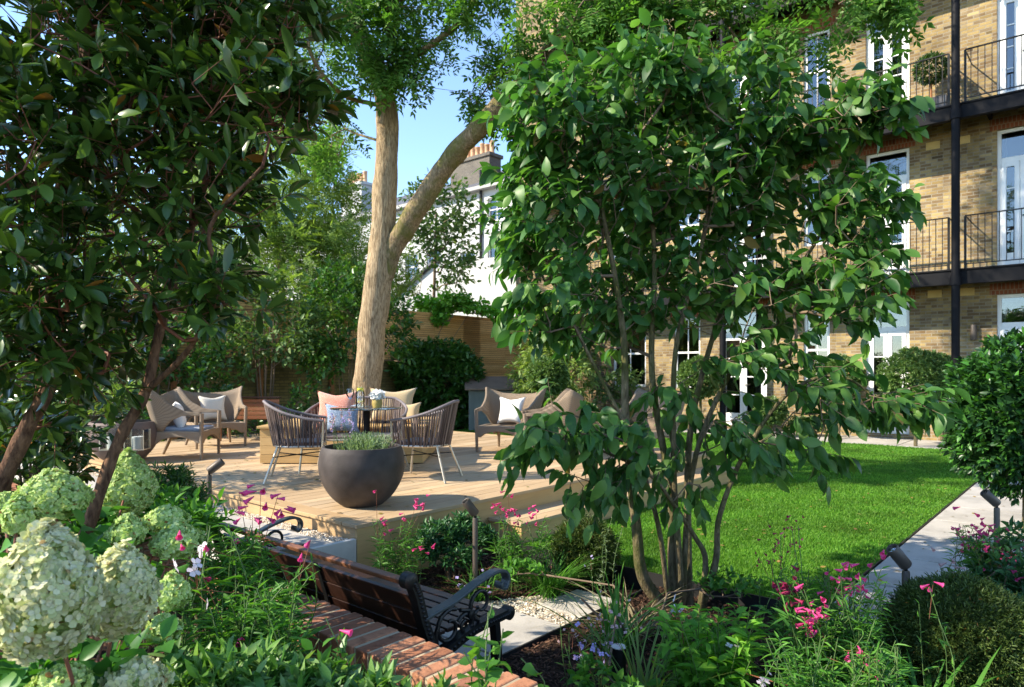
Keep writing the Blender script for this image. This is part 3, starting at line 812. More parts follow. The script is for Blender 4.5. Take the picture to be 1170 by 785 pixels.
for (a, c_, z0, z1) in tw:
    m = MB(); f_ = .06; x = UT + .10
    m.box(x, x + .05, a, a + f_, z0, z1); m.box(x, x + .05, c_ - f_, c_, z0, z1); m.box(x, x + .05, a + f_, c_ - f_, z1 - f_, z1); m.box(x, x + .05, a + f_, c_ - f_, z0, z0 + f_)
    m.box(x - .01, x + .05, a + f_, c_ - f_, (z0 + z1) / 2 - .02, (z0 + z1) / 2 + .02); m.box(x + .01, x + .04, (a + c_) / 2 - .012, (a + c_) / 2 + .012, z0 + f_, z1 - f_); m.box(UT - .06, UT - .003, a - .06, c_ + .06, z0 - .08, z0 - .003)
    o = m.build('sash_window', M['whitepaint'], terr); g = MB(); g.box(x + .03, x + .036, a + f_, c_ - f_, z0 + f_, z1 - f_); g.build('pane', M['glass'], o)
b = MB(); b.box(UT - .35, UT - .002, 6, 46, ZE - .12, ZE + .05); b.build('eaves', plain('grey eaves', (.35, .34, .33), .7), terr)
b = MB(); b.prism([(UT - .36, ZE + .052), (UT + 9, ZE + .052), (UT + 4.4, ZE + 2.3)], 'x', 0, 1)
b.v = [(y, 6 + x * 40, z) for x, y, z in b.v]; b.build('roof', M['slate'], terr)
for (px, py, wv, n_) in ((408, 212, 1.9, 6), (543, 183, 2.6, 8)):
    D, v = on_u(px, UT + 1.2); zt = EYE + (HY - py - 3) / F * D; c = MB(); c.box(UT + .8, UT + 1.6, v - wv / 2, v + wv / 2, ZE - .1, zt); c.box(UT + .72, UT + 1.68, v - wv / 2 - .08, v + wv / 2 + .08, zt + .002, zt + .16)
    ch = c.build('chimney', M['stockgrey'] if px > 500 else M['render'], terr)
    for k in range(n_):
        y = v - wv / 2 + .2 + (wv - .4) * k / (n_ - 1); p = MB(); hh = random.choice([.55, .65, .8]); p.lathe([(.14, 0), (.15, .05), (.12, .1), (.115, hh - .1), (.14, hh - .06), (.13, hh)], 12, (UT + 1.2, y, zt + .16)); p.build('chimney_pot', M['terracotta'], ch, smooth='auto')
D, v = on_u(549, UT - .1); b = MB(); b.tube([(UT - .09, v, 3), (UT - .09, v, ZE + .8)], .06, 10); b.build('soil_pipe', M['iron'], terr)
D, v = on_u(525, UT - 1.5); ext = MB(); ext.prism([(6, -.3), (v + 3.4, -.3), (v + 3.4, 4.3), (v - .2, 6.0), (6, 5.6)], 'x', UT - 3.0, UT - .003); ext.build('rear_extension', M['render'], terr)
b = MB(); b.prism([(v + 3.6, 4.2), (v - .2, 6.03), (v - .2, 6.12), (v + 3.6, 4.3)], 'x', UT - 3.2, UT - .004); b.build('extension_roof', M['slate'], terr)
D, v = on_u(392, UT + 1); dz = EYE + (HY - 216) / F * D
b = MB(); b.lathe([(.02, 0), (.2, .03), (.34, .1), (.36, .12)], 18); o = b.build('satellite_dish', plain('grey dish', (.25, .26, .28), .5), terr, loc=(UT + .6, v, dz), rot=(0, R(-70), 0), smooth=True)
b = MB(); b.tube([(UT + .62, v, dz), (UT + 1.0, v - .5, dz - .5)], .03); b.build('dish_arm', M['iron'], terr)

# ================================================================== little shed
sp = PX(566, 480, 0); sp = PD(569, 462, 17.6); sp[2] = 0
shed = thing('garden_shed', 'small grey garden shed with a brown lean-to roof below the fence', 'shed', sp, R(4))
b = MB()
for i in range(13): b.box(-.75 + i * .115, -.75 + i * .115 + .108, -.3, -.28, 0, 1.0)
b.box(-.74, .74, -.279, .5, 0, 1.0); b.build('shed_wall', plain('grey green paint', (.17, .18, .16), .7, var=.15), shed)
b = MB(); b.prism([(-.42, 1.02), (.6, 1.32), (.6, 1.36), (-.42, 1.06)], 'x', -.85, .85); b.build('shed_roof', plain('brown felt', (.20, .13, .09), .9), shed)
b = MB(); b.lathe([(.012, 0), (.02, .01), (.02, .03), (.01, .04)], 10, (-.2, -.34, .55)); b.tube([(-.2, -.3, .57), (-.2, -.34, .57)], .01); b.build('handle', M['champagne'], shed)
# ================================================================== furniture builders
def cushion_mesh(w, h, t, n=16, pinch=.2):
    b = MB(); vs = []; 
    for side in (1, -1):
        for i in range(n + 1):
            for j in range(n + 1):
                x = -1 + 2 * i / n; y = -1 + 2 * j / n
                k = (max(0, (1 - x ** 4)) * max(0, (1 - y ** 4))) ** .6
                px = x * (1 - pinch * (1 - y * y) * abs(x) ** 2 ) ; py = y * (1 - pinch * (1 - x * x) * abs(y) ** 2) - .07 * math.exp(-(x * x) * 6) * max(0, y) ** 2
                vs.append((px * w / 2, side * t / 2 * k * (1 + .06 * math.sin(x * 4 + side)) , py * h / 2))
    fs = []; m = (n + 1) ** 2
    for i in range(n):
        for j in range(n):
            a = i * (n + 1) + j; q = (a, a + 1, a + n + 2, a + n + 1)
            fs.append(q); fs.append(tuple(reversed([m + k for k in q])))
    b.add(vs, fs)
    return b
def cushion(label, mat, loc, rz, tilt, size=(.45, .45, .15), roll=0, group=None):
    o = cushion_mesh(*size).build('cushion', mat, None, loc=loc, rot=(tilt, roll, rz), smooth=True, fix=False)
    o.rotation_mode = 'XYZ'
    me = o.data; import bmesh
    bm = bmesh.new(); bm.from_mesh(me); bmesh.ops.remove_doubles(bm, verts=bm.verts, dist=1e-4); bmesh.ops.recalc_face_normals(bm, faces=bm.faces); bm.to_mesh(me); bm.free()
    me.polygons.foreach_set('use_smooth', np.ones(len(me.polygons), dtype=bool))
    tag(o, label, 'cushion', group); return o

def lounge_chair(label, loc, rz, pad=False):
    t = thing('lounge_chair', label, 'lounge chair', loc, rz, 'woven lounge chairs on the deck')
    # wrapped shell: winged back running down into the arms
    top = [(-1, .60), (-.82, .625), (-.66, .72), (-.53, .86), (-.47, .905), (-.40, .885), (-.2, .81), (0, .795)]
    bot = [(-1, .565), (-.8, .565), (-.66, .50), (-.5, .34), (0, .31)]
    def ev(tab, s): return float(np.interp(-abs(s), [a for a, _ in tab], [z for _, z in tab]))
    pl_t = catmull([(-.37, .33, 0), (-.39, .10, 0), (-.43, -.12, 0), (-.47, -.30, 0), (-.28, -.42, 0), (0, -.45, 0), (.28, -.42, 0), (.47, -.30, 0), (.43, -.12, 0), (.39, .10, 0), (.37, .33, 0)], 8)
    pl_b = catmull([(-.35, .33, 0), (-.345, .10, 0), (-.32, -.08, 0), (-.27, -.22, 0), (-.14, -.27, 0), (0, -.28, 0), (.14, -.27, 0), (.27, -.22, 0), (.32, -.08, 0), (.345, .10, 0), (.35, .33, 0)], 8)
    n = len(pl_t); b = MB(); vs = []; fs = []; K = 6
    for i in range(n):
        s = -1 + 2 * i / (n - 1); zt, zb = ev(top, s), ev(bot, s)
        for k in range(K + 1):
            q = k / K; w = (zb + (zt - zb) * q - .31) / .62
            w = min(1, max(0, w)) ** .8
            p = pl_b[i] * (1 - w) + pl_t[i] * w; vs.append((p[0], p[1], zb + (zt - zb) * q))
    for i in range(n - 1):
        for k in range(K): a = i * (K + 1) + k; fs.append((a, a + K + 1, a + K + 2, a + 1))
    b.add(vs, fs); o = b.build('backrest', M['wicker'], t, smooth=True, fix=True); m = o.modifiers.new('solid', 'SOLIDIFY'); m.thickness = .03; m.offset = 0
    arch = lambda w, z0, z1: [(-w, z0), (-w * .9, z0 + .01)] + [(-w * .85 + 1.7 * w * k / 10, z0 + .09 * math.sin(PI * k / 10) ** .6) for k in range(11)] + [(w * .9, z0 + .01), (w, z0), (w, z1), (0, z1 + .012), (-w, z1)]
    b = MB(); b.prism(arch(.345, .20, .36), 'y', .30, .345)
    for sx in (-1, 1):
        pr = MB(); pr.prism(arch(.30, .20, .36), 'x', sx * .33 - .02, sx * .33 + .02); b.add([(x, y + .02, z) for x, y, z in pr.v], pr.f)
    b.box(-.31, .31, -.28, .30, .30, .355); b.build('seat', M['wicker'], t, bevel=.012)
    for sx in (-1, 1):
        b = MB(); b.tube([(sx * .355, .335, .595), (sx * .35, .33, .36), (sx * .345, .33, .0)], [.026, .026, .019], 10); b.build('leg', M['wicker'], t, smooth='auto')
        b = MB(); b.tube(catmull([(sx * .27, -.24, .36), (sx * .29, -.30, .20), (sx * .33, -.40, .0)], 4), list(np.linspace(.034, .018, 9)), 10); b.build('leg', M['wicker'], t, smooth='auto')
    if pad: b = MB(); b.box(-.29, .29, -.24, .29, .358, .40); b.build('seat_pad', M['grey_f'], t, bevel=.018)
    return t

def rope_chair(label, loc, rz, w=.60, name='dining_chair', cat='dining chair', group='rope dining chairs round the glass table'):
    t = thing(name, label, cat, loc, rz, group)
    hw = w / 2; k = hw - .30
    plan = [(-hw, .27), (-hw - .005, .08), (-hw + .02, -.12), (-hw + .12, -.27), (-max(k, .02) - .06, -.33), (0, -.345)]
    plan = plan + [(-x, y) for x, y in reversed(plan[:-1])]
    zz = [.63, .66, .715, .785, .82, .825]; zz = zz + list(reversed(zz[:-1]))
    ring = catmull([(x, y, z) for (x, y), z in zip(plan, zz)], 7)
    seatp = [(-hw + .05, .25), (-hw + .05, .08), (-hw + .06, -.08), (-hw + .13, -.19), (-max(k, .02) - .04, -.23), (0, -.24)]
    seatp = seatp + [(-x, y) for x, y in reversed(seatp[:-1])]
    rim = catmull([(x, y, .365) for x, y in seatp], 7)
    b = MB(); b.tube(ring, .015, 8); b.build('top_rail', M['ropering'], t, smooth='auto')
    b = MB(); b.tube(rim + [rim[0]], .013, 8)
    pts = list(ring); m = len(ring); cnt = int(70 * (w + .6) / 1.2)
    b.build('seat_frame', M['champagne'], t, smooth='auto')
    A = []; B = []
    for i in range(cnt):
        s = i / (cnt - 1) * (m - 1); a = int(min(m - 2, s)); f = s - a
        p = ring[a] * (1 - f) + ring[a + 1] * f; q = rim[a] * (1 - f) + rim[a + 1] * f
        j = random.uniform(-.012, .012)
        A.append(p); B.append(q + np.array([j, j, -.005]))
        if i % 3 == 0: A.append(p + np.array([.0, 0, -.002])); B.append(q + np.array([-j * 2, j, -.005]))
    V, f, s = frusta(A, B, .0075, .0075, 5); link_mesh('rope_back', np_mesh('rope_back', V, f, s, True), M['rope'], t)
    b = MB(); out = [(p[0], p[1]) for p in rim]; b.prism(out, 'z', .36, .41); b.build('seat', M['darkseat'], t, bevel=.015)
    for sx in (-1, 1):
        b = MB(); b.tube([(sx * hw, .27, .63), (sx * (hw - .02), .26, .36), (sx * (hw + .005), .30, 0)], .0125, 8); b.build('leg', M['champagne'], t, smooth='auto')
        b = MB(); b.tube([(sx * (hw - .12), -.19, .36), (sx * (hw - .03), -.31, 0)], .0125, 8); b.build('leg', M['champagne'], t, smooth='auto')
    b = MB()
    for sx in (-1, 1): b.tube([(sx * (hw - .01), .275, .26), (-sx * (hw - .08), -.23, .26)], .006, 6)
    b.build('cross_brace', M['iron'], t)
    return t

def at(px, py, z=DECK): p = PX(px, py, z); return (p[0], p[1], z)
def on_deck(px, D): return ((px - HX) / F * D, D, DECK)

# lounge chairs: A and B left, C, D and E right
lounge_chair('woven taupe lounge chair turned away at the left, nearest the planter bowl', on_deck(211, 9.15), R(-84), True)
B_ = lounge_chair('woven taupe lounge chair with a cream cushion facing us beside the slatted bench', on_deck(246, 10.5), R(-142))
C_ = lounge_chair('woven taupe lounge chair with a bright white cushion in front of the shed', on_deck(581, 9.9), R(-203))
D_ = lounge_chair('woven taupe lounge chair turned left at the lawn edge of the deck', on_deck(629, 9.1), R(88))
E_ = lounge_chair('woven taupe lounge chair mostly hidden behind the dogwood leaves', on_deck(738, 9.1), R(118))
cushion('cream cushion standing in the lounge chair by the slatted bench', fabric('cream cotton', (.66, .60, .50)), (B_.location.x - .06, B_.location.y + .05, DECK + .57), R(-142), R(16), (.42, .42, .15))
cushion('bright white cushion in the lounge chair before the shed', M['white_f'], (C_.location.x + .04, C_.location.y + .06, DECK + .57), R(-200), R(16), (.42, .42, .15))
cushion('white cushion half hidden in the lounge chair turned left', M['white_f'], (D_.location.x + .16, D_.location.y, DECK + .58), R(92), R(16), (.44, .42, .15))
cushion('grey white cushion in the left lounge chair seen past its side', M['white_f'], (on_deck(202, 9.15)[0], 9.2, DECK + .55), R(-65), R(14), (.42, .38, .15))

# dining set
rope_chair('rope backed dining chair left of the glass table with its back to the slatted bench', on_deck(341, 7.25), R(-78))
rope_chair('rope backed dining chair right of the glass table', on_deck(487, 7.3), R(76))
LS = rope_chair('wide rope backed two seat sofa behind the glass table', on_deck(408, 7.95), R(180), 1.14, 'rope_loveseat', 'loveseat', None)
cushion('large coral pink cushion on the rope loveseat', M['pink_f'], (*on_deck(384, 8.05)[:2], DECK + .68), R(176), R(14), (.50, .48, .17))
cushion('blue grey patterned cushion in front of the coral one', M['blue_f'], (*on_deck(391, 7.86)[:2], DECK + .60), R(184), R(16), (.42, .36, .14))

tb = thing('glass_table', 'round smoked glass table on a slim metal pedestal behind the dark bowl', 'table', on_deck(419, 7.25))
b = MB(); b.lathe([(.0, .742), (.372, .742), (.378, .746), (.378, .752), (.372, .756), (0, .756)], 56); b.build('table_top', M['tableglass'], tb, smooth='auto')
b = MB(); b.lathe([(.0, 0), (.22, 0), (.22, .012), (.05, .02), (.035, .03), (.035, .72), (.12, .735), (.12, .741), (0, .741)], 32); b.build('pedestal', M['steel'], tb, smooth='auto')
TX, TY, TZ = tb.location.x, tb.location.y, DECK + .757
# on the table
vz = thing('flower_pot', 'woven gold pot of white flowers on the glass table', 'flower pot', (TX + .12, TY - .05, TZ))
b = MB(); b.lathe([(.0, 0), (.045, 0), (.056, .04), (.052, .08), (.047, .09), (.042, .088), (.0, .08)], 20); b.build('pot', M['gold'], vz, smooth='auto')
P, d = ellipsoid_pts((TX + .12, TY - .05, TZ + .13), (.07, .07, .045), 60, .6); leaf_obj('flowers', P, norm(RNG.normal(0, 1, (60, 3))), d, np.full(60, .055), T_floret(), plain('white petals', (.85, .84, .80), .6, var=.03), vz, np.array([TX + .12, TY - .05, TZ]))
cr = thing('glass_carafe', 'clear glass carafe of water with lemon slices on the table', 'carafe', (TX - .06, TY - .04, TZ))
b = MB(); b.lathe([(.0, .002), (.045, .002), (.046, .01), (.046, .15), (.03, .19), (.03, .215)], 24); b.build('glass_body', M['clear'], cr, smooth='auto')
b = MB(); b.lathe([(0, .17), (.032, .17), (.034, .2), (.02, .215), (0, .216)], 14); b.lathe([(0, .06), (.03, .06), (.03, .068), (0, .068)], 14, (.005, 0, 0)); b.build('lemon_slice', M['yellow'], cr, smooth='auto')
wg = thing('wine_glass', 'empty stemmed wine glass left of the carafe', 'wine glass', (TX - .17, TY - .02, TZ))
b = MB(); b.lathe([(0, .001), (.035, .001), (.034, .004), (.004, .008), (.0035, .085), (.02, .10), (.042, .135), (.04, .17), (.032, .20), (.030, .20)], 24); b.build('glass_body', M['clear'], wg, smooth='auto')

# box planter bench round the tree
bp = thing('planter_bench', 'square cedar planter box bench round the foot of the big tree', 'planter', (*on_deck(408, 9.3)[:2], DECK))
for (x0, x1, y0, y1) in ((-1.0, 1.0, -.86, -.83), (-1.0, 1.0, .83, .86), (-1.0, -.97, -.829, .829), (.97, 1.0, -.829, .829)):
    b = MB()
    for k in range(4): z = .01 + k * .106; b.box(x0, x1, y0, y1, z, z + .102)
    b.build('side_board', M['box'], bp, bevel=.002)
b = MB(); b.box(-1.03, 1.03, -.89, -.45, .434, .464); b.box(-1.03, 1.03, .45, .89, .434, .464); b.box(-1.03, -.6, -.449, .449, .434, .464); b.box(.6, 1.03, -.449, .449, .434, .464); b.build('seat', M['box'], bp, bevel=.004)
b = MB(); b.box(-.96, .96, -.82, .82, .30, .40); b.build('soil', M['soil'], bp)
BX, BY = bp.location.x, bp.location.y
cushion('large beige cushion on the planter bench right of the trunk', M['beige_f'], (*on_deck(449, 8.95)[:2], DECK + .70), R(4), R(-12), (.62, .46, .17))
cushion('small tan cushion at the right end of the planter bench', M['beige_f'], (*on_deck(466, 8.8)[:2], DECK + .60), R(-16), R(-10), (.36, .30, .13))

# bowls and plants holders
def bowl(name, label, loc, r, h, mat, group='round clay planter bowls'):
    t = thing(name, label, 'planter', loc, 0, group); b = MB()
    prof = [(0, 0), (r * .42, 0), (r * .50, .01), (r * .74, h * .18), (r * .93, h * .42), (r * 1.0, h * .66), (r * .97, h * .88), (r * .925, h * .985), (r * .91, h), (r * .86, h), (r * .85, h * .97), (r * .85, h * .86), (0, h * .86)]
    pts = catmull([(a, 0, c) for a, c in prof[1:9]], 5); prof = [(0, 0)] + [(p[0], p[2]) for p in pts] + prof[9:]
    b.lathe(prof, 56); b.build('bowl', mat, t, smooth='auto')
    b = MB(); b.lathe([(0, h * .865), (r * .845, h * .862)], 30); b.build('soil', M['soil'], t, fix=False); return t
POT = on_deck(413.5, 5.88); bowl('planter_bowl', 'round charcoal clay bowl planted with lavender at the corner of the deck', POT, .362, .50, M['concrete'])
PL = on_deck(141, 8.75); bowl('planter_bowl', 'brown clay bowl planter behind the two lanterns at the far left', PL, .41, .50, M['claybrown'])
# low table with two lanterns
for px, lab in ((129, 'glass lantern with a white candle, the left one of the pair'), (157, 'glass lantern with a white candle nearer the lounge chair')):
    q = thing('lantern', lab, 'lantern', (*on_deck(px, 8.1)[:2], DECK + .216), R(8), 'glass lanterns')
    b = MB(); b.tube([(0, 0, -.215), (0, 0, 0)], .006, 8); b.lathe([(0, -.215), (.07, -.214), (.07, -.208), (0, -.206)], 20); b.build('stake', M['bronze'], q)
    b = MB(); w = .105
    for sx in (-1, 1):
        for sy in (-1, 1): b.box(sx * w - .004, sx * w + .004, sy * w - .004, sy * w + .004, 0, .235)
    b.box(-w, w, -w, w, .0, .008); b.build('frame', M['champagne'], q)
    b = MB()
    for s in (-1, 1): b.box(-w + .005, w - .005, s * w - .002, s * w + .002, .01, .235); b.box(s * w - .002, s * w + .002, -w + .005, w - .005, .01, .235)
    b.build('glass_panel', M['clear'], q)
    b = MB(); b.lathe([(0, .009), (.062, .009), (.062, .15), (.055, .153), (0, .150)], 24); c_ = b.build('candle', M['candle'], q, smooth='auto')
    b = MB(); b.tube([(0, 0, .149), (.003, 0, .17)], .002, 6); b.build('wick', M['iron'], c_)

# slatted bench seen from behind
sb = thing('slatted_bench', 'red brown slatted bench standing behind the left lounge chairs', 'bench', on_deck(283, 11.2), R(2))
b = MB()
for k in range(5): b.box(-.50, .50, -.015 + k * .006, .007 + k * .006, .36 + k * .066, .36 + k * .066 + .056)
b.build('backrest', M['cedarbench'], sb, bevel=.003)
b = MB()
for k in range(5): b.box(-.50, .50, .03 + k * .085, .03 + k * .085 + .075, .35, .372)
b.build('seat', M['cedarbench'], sb, bevel=.003)
b = MB(); b.box(-.52, .52, -.03, .10, .695, .72); b.build('top_rail', M['hard'], sb, bevel=.003)
for sx in (-1, 1):
    for y in (.03, .42): b = MB(); b.box(sx * .46 - .022, sx * .46 + .022, y - .022, y + .022, 0, .349); b.build('leg', M['cedarbench'], sb)

# ================================================================== cast iron and wood bench in front
BZ = -.085; bl = G(-1.10, -2.00, BZ)
bn = thing('garden_bench', 'dark wooden bench with black cast iron scroll ends against the brick wall', 'bench', bl, GA)
L_ = 1.82
def flat(path, w=.036, t=.016, n=5):
    """a bar of iron swept along a path in the x-z plane of the end frame"""
    Q = catmull([(p[0], 0, p[1]) for p in path], n); vs = []; fs = []; m = len(Q)
    for i in range(m):
        tg = Q[min(i + 1, m - 1)] - Q[max(i - 1, 0)]; tg /= np.linalg.norm(tg) + 1e-9; nn = np.array([-tg[2], 0, tg[0]])
        for (a, c) in ((-1, -1), (1, -1), (1, 1), (-1, 1)): p = Q[i] + nn * a * t / 2; vs.append((p[0], c * w / 2, p[2]))
    for i in range(m - 1):
        for k in range(4): fs.append((4 * i + k, 4 * i + (k + 1) % 4, 4 * i + 4 + (k + 1) % 4, 4 * i + 4 + k))
    fs += [(3, 2, 1, 0), (4 * m - 4, 4 * m - 3, 4 * m - 2, 4 * m - 1)]
    return vs, fs
def spiral(cx, cz, r0, r1, a0, turns, n=18):
    return [(cx + (r0 + (r1 - r0) * i / n) * math.cos(a0 + turns * 2 * PI * i / n), cz + (r0 + (r1 - r0) * i / n) * math.sin(a0 + turns * 2 * PI * i / n)) for i in range(n + 1)]
post = [(-.015, .0), (.005, .14), (.03, .30), (.015, .40), (-.03, .52), (-.065, .64), (-.095, .70)]
arm = [(-.035, .52), (.04, .535), (.16, .555), (.30, .60), (.42, .625), (.49, .615), (.515, .575), (.495, .535), (.465, .545), (.468, .57)]
seatb = [(.02, .34), (.10, .345), (.24, .385), (.36, .40), (.46, .405), (.52, .41)]
def bench_end(y, side):
    e = MB()
    def ad(pf): vs, fs = pf; e.add([(x, yy + y, z) for x, yy, z in vs], fs)
    ad(flat(post, .05, .038)); ad(flat(seatb, .05, .040)); ad(flat([(.43, .39), (.445, .25), (.44, .12), (.47, .0)], .042, .034)); ad(flat([(.47, .0), (.42, .012)], .05, .02))
    ad(flat([(.02, .08), (.12, .18), (.24, .21), (.36, .17), (.44, .08)], .03, .016))
    for c, r in (((-.105, .705), .036), ((.525, .405), .034)):
        m_ = MB(); m_.lathe([(0, -.028), (r * .6, -.029), (r, -.02), (r, .02), (r * .6, .029), (0, .028)], 20); e.add([(c[0] + x, y + z, c[1] + yy) for x, yy, z in m_.v], m_.f)
    for pth in (post, seatb):                               # raised studs of the casting, both faces and the edge
        Q = catmull([(p[0], 0, p[1]) for p in pth], 6)
        for k in range(1, len(Q) - 1):
            for sy in (-1, 1):
                m_ = MB(); m_.lathe([(.009, 0), (.008, .004), (.004, .007), (0, .008)], 8)
                e.add([(Q[k][0] + x, y + sy * (.025 + z), Q[k][2] + yy) for x, yy, z in m_.v], m_.f)
    o = e.build('end_frame', M['iron'], bn, smooth='auto')
    a = MB(); vs, fs = flat(arm, .052, .016, 6); a.add([(x, yy + y, z) for x, yy, z in vs], fs); a.build('armrest', plain('grey worn iron', (.05, .06, .06), .35, .2, .15, 80), o, bevel=.004, smooth='auto')
    s_ = MB()
    for sp_ in (spiral(.335, .50, .078, .026, R(-100), -1.15), spiral(.325, .475, .07, .0, R(200), 0), spiral(.13, .44, .085, .028, R(60), 1.1), spiral(.235, .425, .055, .02, R(150), -1.15)):
        if len(sp_) and abs(sp_[0][0] - sp_[-1][0]) + abs(sp_[0][1] - sp_[-1][1]) > .02:
            s_.tube([(p[0], y, p[1]) for p in sp_], list(np.linspace(.011, .008, len(sp_))), 8)
    s_.tube([(x, y, z) for x, z in [(.20, .50), (.255, .485), (.31, .43)]], .010, 8); s_.tube([(x, y, z) for x, z in [(.06, .37), (.05, .43), (.08, .50), (.16, .535)]], .010, 8)
    m_ = MB(); m_.lathe([(0, -.02), (.02, -.016), (.02, .016), (0, .02)], 12); s_.add([(.262 + x, y + z, .468 + yy) for x, yy, z in m_.v], m_.f)
    s_.build('scrollwork', M['iron'], o, smooth='auto')
bench_end(.0, -1); bench_end(L_, 1)
b = MB()
for (x, z, tl) in ((.012, .41, 20), (-.016, .492, 20), (-.044, .574, 20)):
    b.box(-.011, .011, .028, L_ - .028, -.040, .040, Matrix.Translation((x + .03, 0, z)) @ Matrix.Rotation(R(-tl), 4, 'Y'))
b.build('back_slat', M['hard'], bn, bevel=.003)
b = MB(); b.box(-.016, .016, .03, L_ - .03, .004, .030, Matrix.Translation((-.045, 0, .655)) @ Matrix.Rotation(R(-20), 4, 'Y')); b.build('top_rail', wood('lit hardwood rail', [(.17, .07, .035), (.2, .085, .04)], 'y', .4), bn, bevel=.006)  # lighter copy of the bench wood, sun on the rail put into colour
b = MB()
for k in range(6): b.box(.075 + k * .072, .135 + k * .072, .028, L_ - .028, .405 + .0 * k, .425)
b.build('seat_slat', M['hard'], bn, bevel=.004)
b = MB()
for (x, z) in ((.022, .36), (-.058, .61)): pass
vs, fs = flat([(.025, .33), (.028, .40), (-.005, .52), (-.045, .63)], .03, .006); b.add([(x - .012, y + L_ * .42, z) for x, y, z in vs], fs)
b.build('back_strap', M['iron'], bn)

# ================================================================== spike lights
def spot(label, base, h, az, tilt, s=1.0):
    t = thing('garden_spotlight', label, 'garden light', base, 0, 'bronze spike lights'); b = MB(); b.lathe([(.0, -.12), (.019 * s, -.02), (.019 * s, h - .01), (.016 * s, h), (0, h)], 18); b.build('post', M['bronze'], t, smooth='auto')
    b = MB(); b.tube([(0, 0, h - .002), (0, 0, h + .03 * s), (math.cos(az) * .012 * s, math.sin(az) * .012 * s, h + .036 * s)], .009 * s, 8); b.build('knuckle', M['iron'], t)
    b = MB(); b.lathe([(0, -.065), (.029, -.065), (.032, -.06), (.032, .055), (.029, .06), (.025, .058), (.024, .045), (0, .045)], 22)
    o = b.build('lamp_head', M['bronze'], t, loc=(math.cos(az) * math.sin(tilt) * .062 * s, math.sin(az) * math.sin(tilt) * .062 * s, h + .028 * s + math.cos(tilt) * .062 * s), smooth='auto'); o.rotation_euler = (0, tilt, az); o.scale = (s, s, s)
    g = MB(); g.lathe([(0, .047), (.024, .047)], 18); g.build('lens', M['clear'], o, fix=False)
    return t
p = PX(543, 684, -.1); spot('bronze spike light standing in the bark between deck and bench', (p[0], p[1], -.12), .59, R(205), R(38), 1.0)
p = PD(239, 588, 5.3); spot('bronze spike light beside the deck left of the bench', (p[0], p[1], .15), (590 - 553) / F * 5.3 + .30, R(15), R(52), 1.0)
p = PD(1035, 700, 4.0); spot('bronze spike light in the pink flowers nearest the end of the lawn', (p[0], p[1], -.1), EYE - (652 - HY) / F * 4.0 + .1, R(190), R(42), 1.15)
p = PD(1139, 605, 5.6); spot('bronze spike light before the big rounded shrub beside the path', (p[0], p[1], -.08), EYE - (580 - HY) / F * 5.6 + .08, R(178), R(48), 1.15)
p = PD(707, 745, 3.3); dk = thing('spot_stake', 'small dark uplight with a pale rim behind the lilac flowers', 'garden light', (p[0], p[1], -.14))
b = MB(); b.lathe([(0, 0), (.035, 0), (.035, EYE - (738 - HY) / F * 3.3 + .13), (0, EYE - (738 - HY) / F * 3.3 + .13)], 18); b.build('lamp_body', M['iron'], dk, smooth='auto')
b = MB(); zz = EYE - (738 - HY) / F * 3.3 + .135; b.lathe([(0, zz), (.036, zz), (.036, zz + .004), (0, zz + .004)], 18); b.build('rim', M['kerb'], dk, smooth='auto')

# balcony pot
y = on_u(1064, UF - .55)[1]; zb = 6.86; q = thing('balcony_planter', 'dark trough with a round clipped bush on the upper balcony', 'planter', G(UF - .55, y, zb - .01), GA)
b = MB(); b.box(-.16, .16, -.30, .30, 0, .30); b.build('trough', plain('dark grey trough', (.05, .05, .06), .5), q, bevel=.01)
base = np.array(G(UF - .55, y, zb)); P, d = ellipsoid_pts(base + np.array([0, 0, .95]), (.30, .30, .30), 1500, .6)
leaf_obj('foliage', P, norm(d + RNG.normal(0, .5, d.shape)), norm(d + RNG.normal(0, .6, d.shape)), RNG.uniform(.05, .09, 1500), T_simple(.28), leaf_mat('balcony bush', [(.03, .07, .02), (.08, .15, .04)]), q, base + np.array([0, 0, -.0])).rotation_euler = (0, 0, -GA)
b = MB(); b.tube([(0, 0, .3), (0, 0, .8)], .02); b.build('stem', M['post'], q)
# ================================================================== trees and plants
def bark(name, c1, c2, sc=(9, 9, 1.6), moss=None, st=.8):
    t = NT(name); co = t.coord(sc); n1 = t.noise(co, 3.2, 6, .65, .4); n2 = t.noise(t.coord(), 2.0, 4)
    c = t.ramp(n1, [(.36, c1), (.62, c2)]); c = t.mix(.6, c, t.ramp(n2, [(.35, (.7, .7, .7)), (.65, (1.15, 1.12, 1.1))]), 'MULTIPLY')
    if moss: c = t.mix(t.ramp(t.noise(t.coord(), 3.5, 6, .7), [(.45, (0, 0, 0)), (.62, (.85, .85, .85))]), c, moss)
    return t.done(t.princ(c, .9, t.bump(n1, st, .03), spec=.15))
K = {}
K['ash'] = bark('pale ridged bark', (.19, .13, .07), (.56, .42, .26), (20, 20, 2.6), st=1.0)
K['limb'] = bark('mossy limb bark', (.12, .085, .05), (.36, .27, .16), (16, 16, 3), moss=(.13, .13, .03))
K['grey'] = bark('dogwood bark', (.09, .07, .04), (.24, .19, .11), (14, 14, 4), moss=(.07, .08, .02))
K['red'] = bark('reddish evergreen bark', (.07, .035, .022), (.22, .12, .07), (12, 12, 4))
K['twig'] = plain('brown twigs', (.16, .11, .07), .8, var=.3)
K['stem'] = plain('green stems', (.07, .13, .03), .6, var=.3)
K['redtwig'] = plain('red brown twigs', (.18, .06, .03), .7, var=.3)
K['ever'] = leaf_mat('glossy evergreen leaves', [(.024, .056, .012), (.045, .10, .016), (.09, .165, .03)], .27, .2, .5, vary=.5, old=((.35, .15, .03), .988))
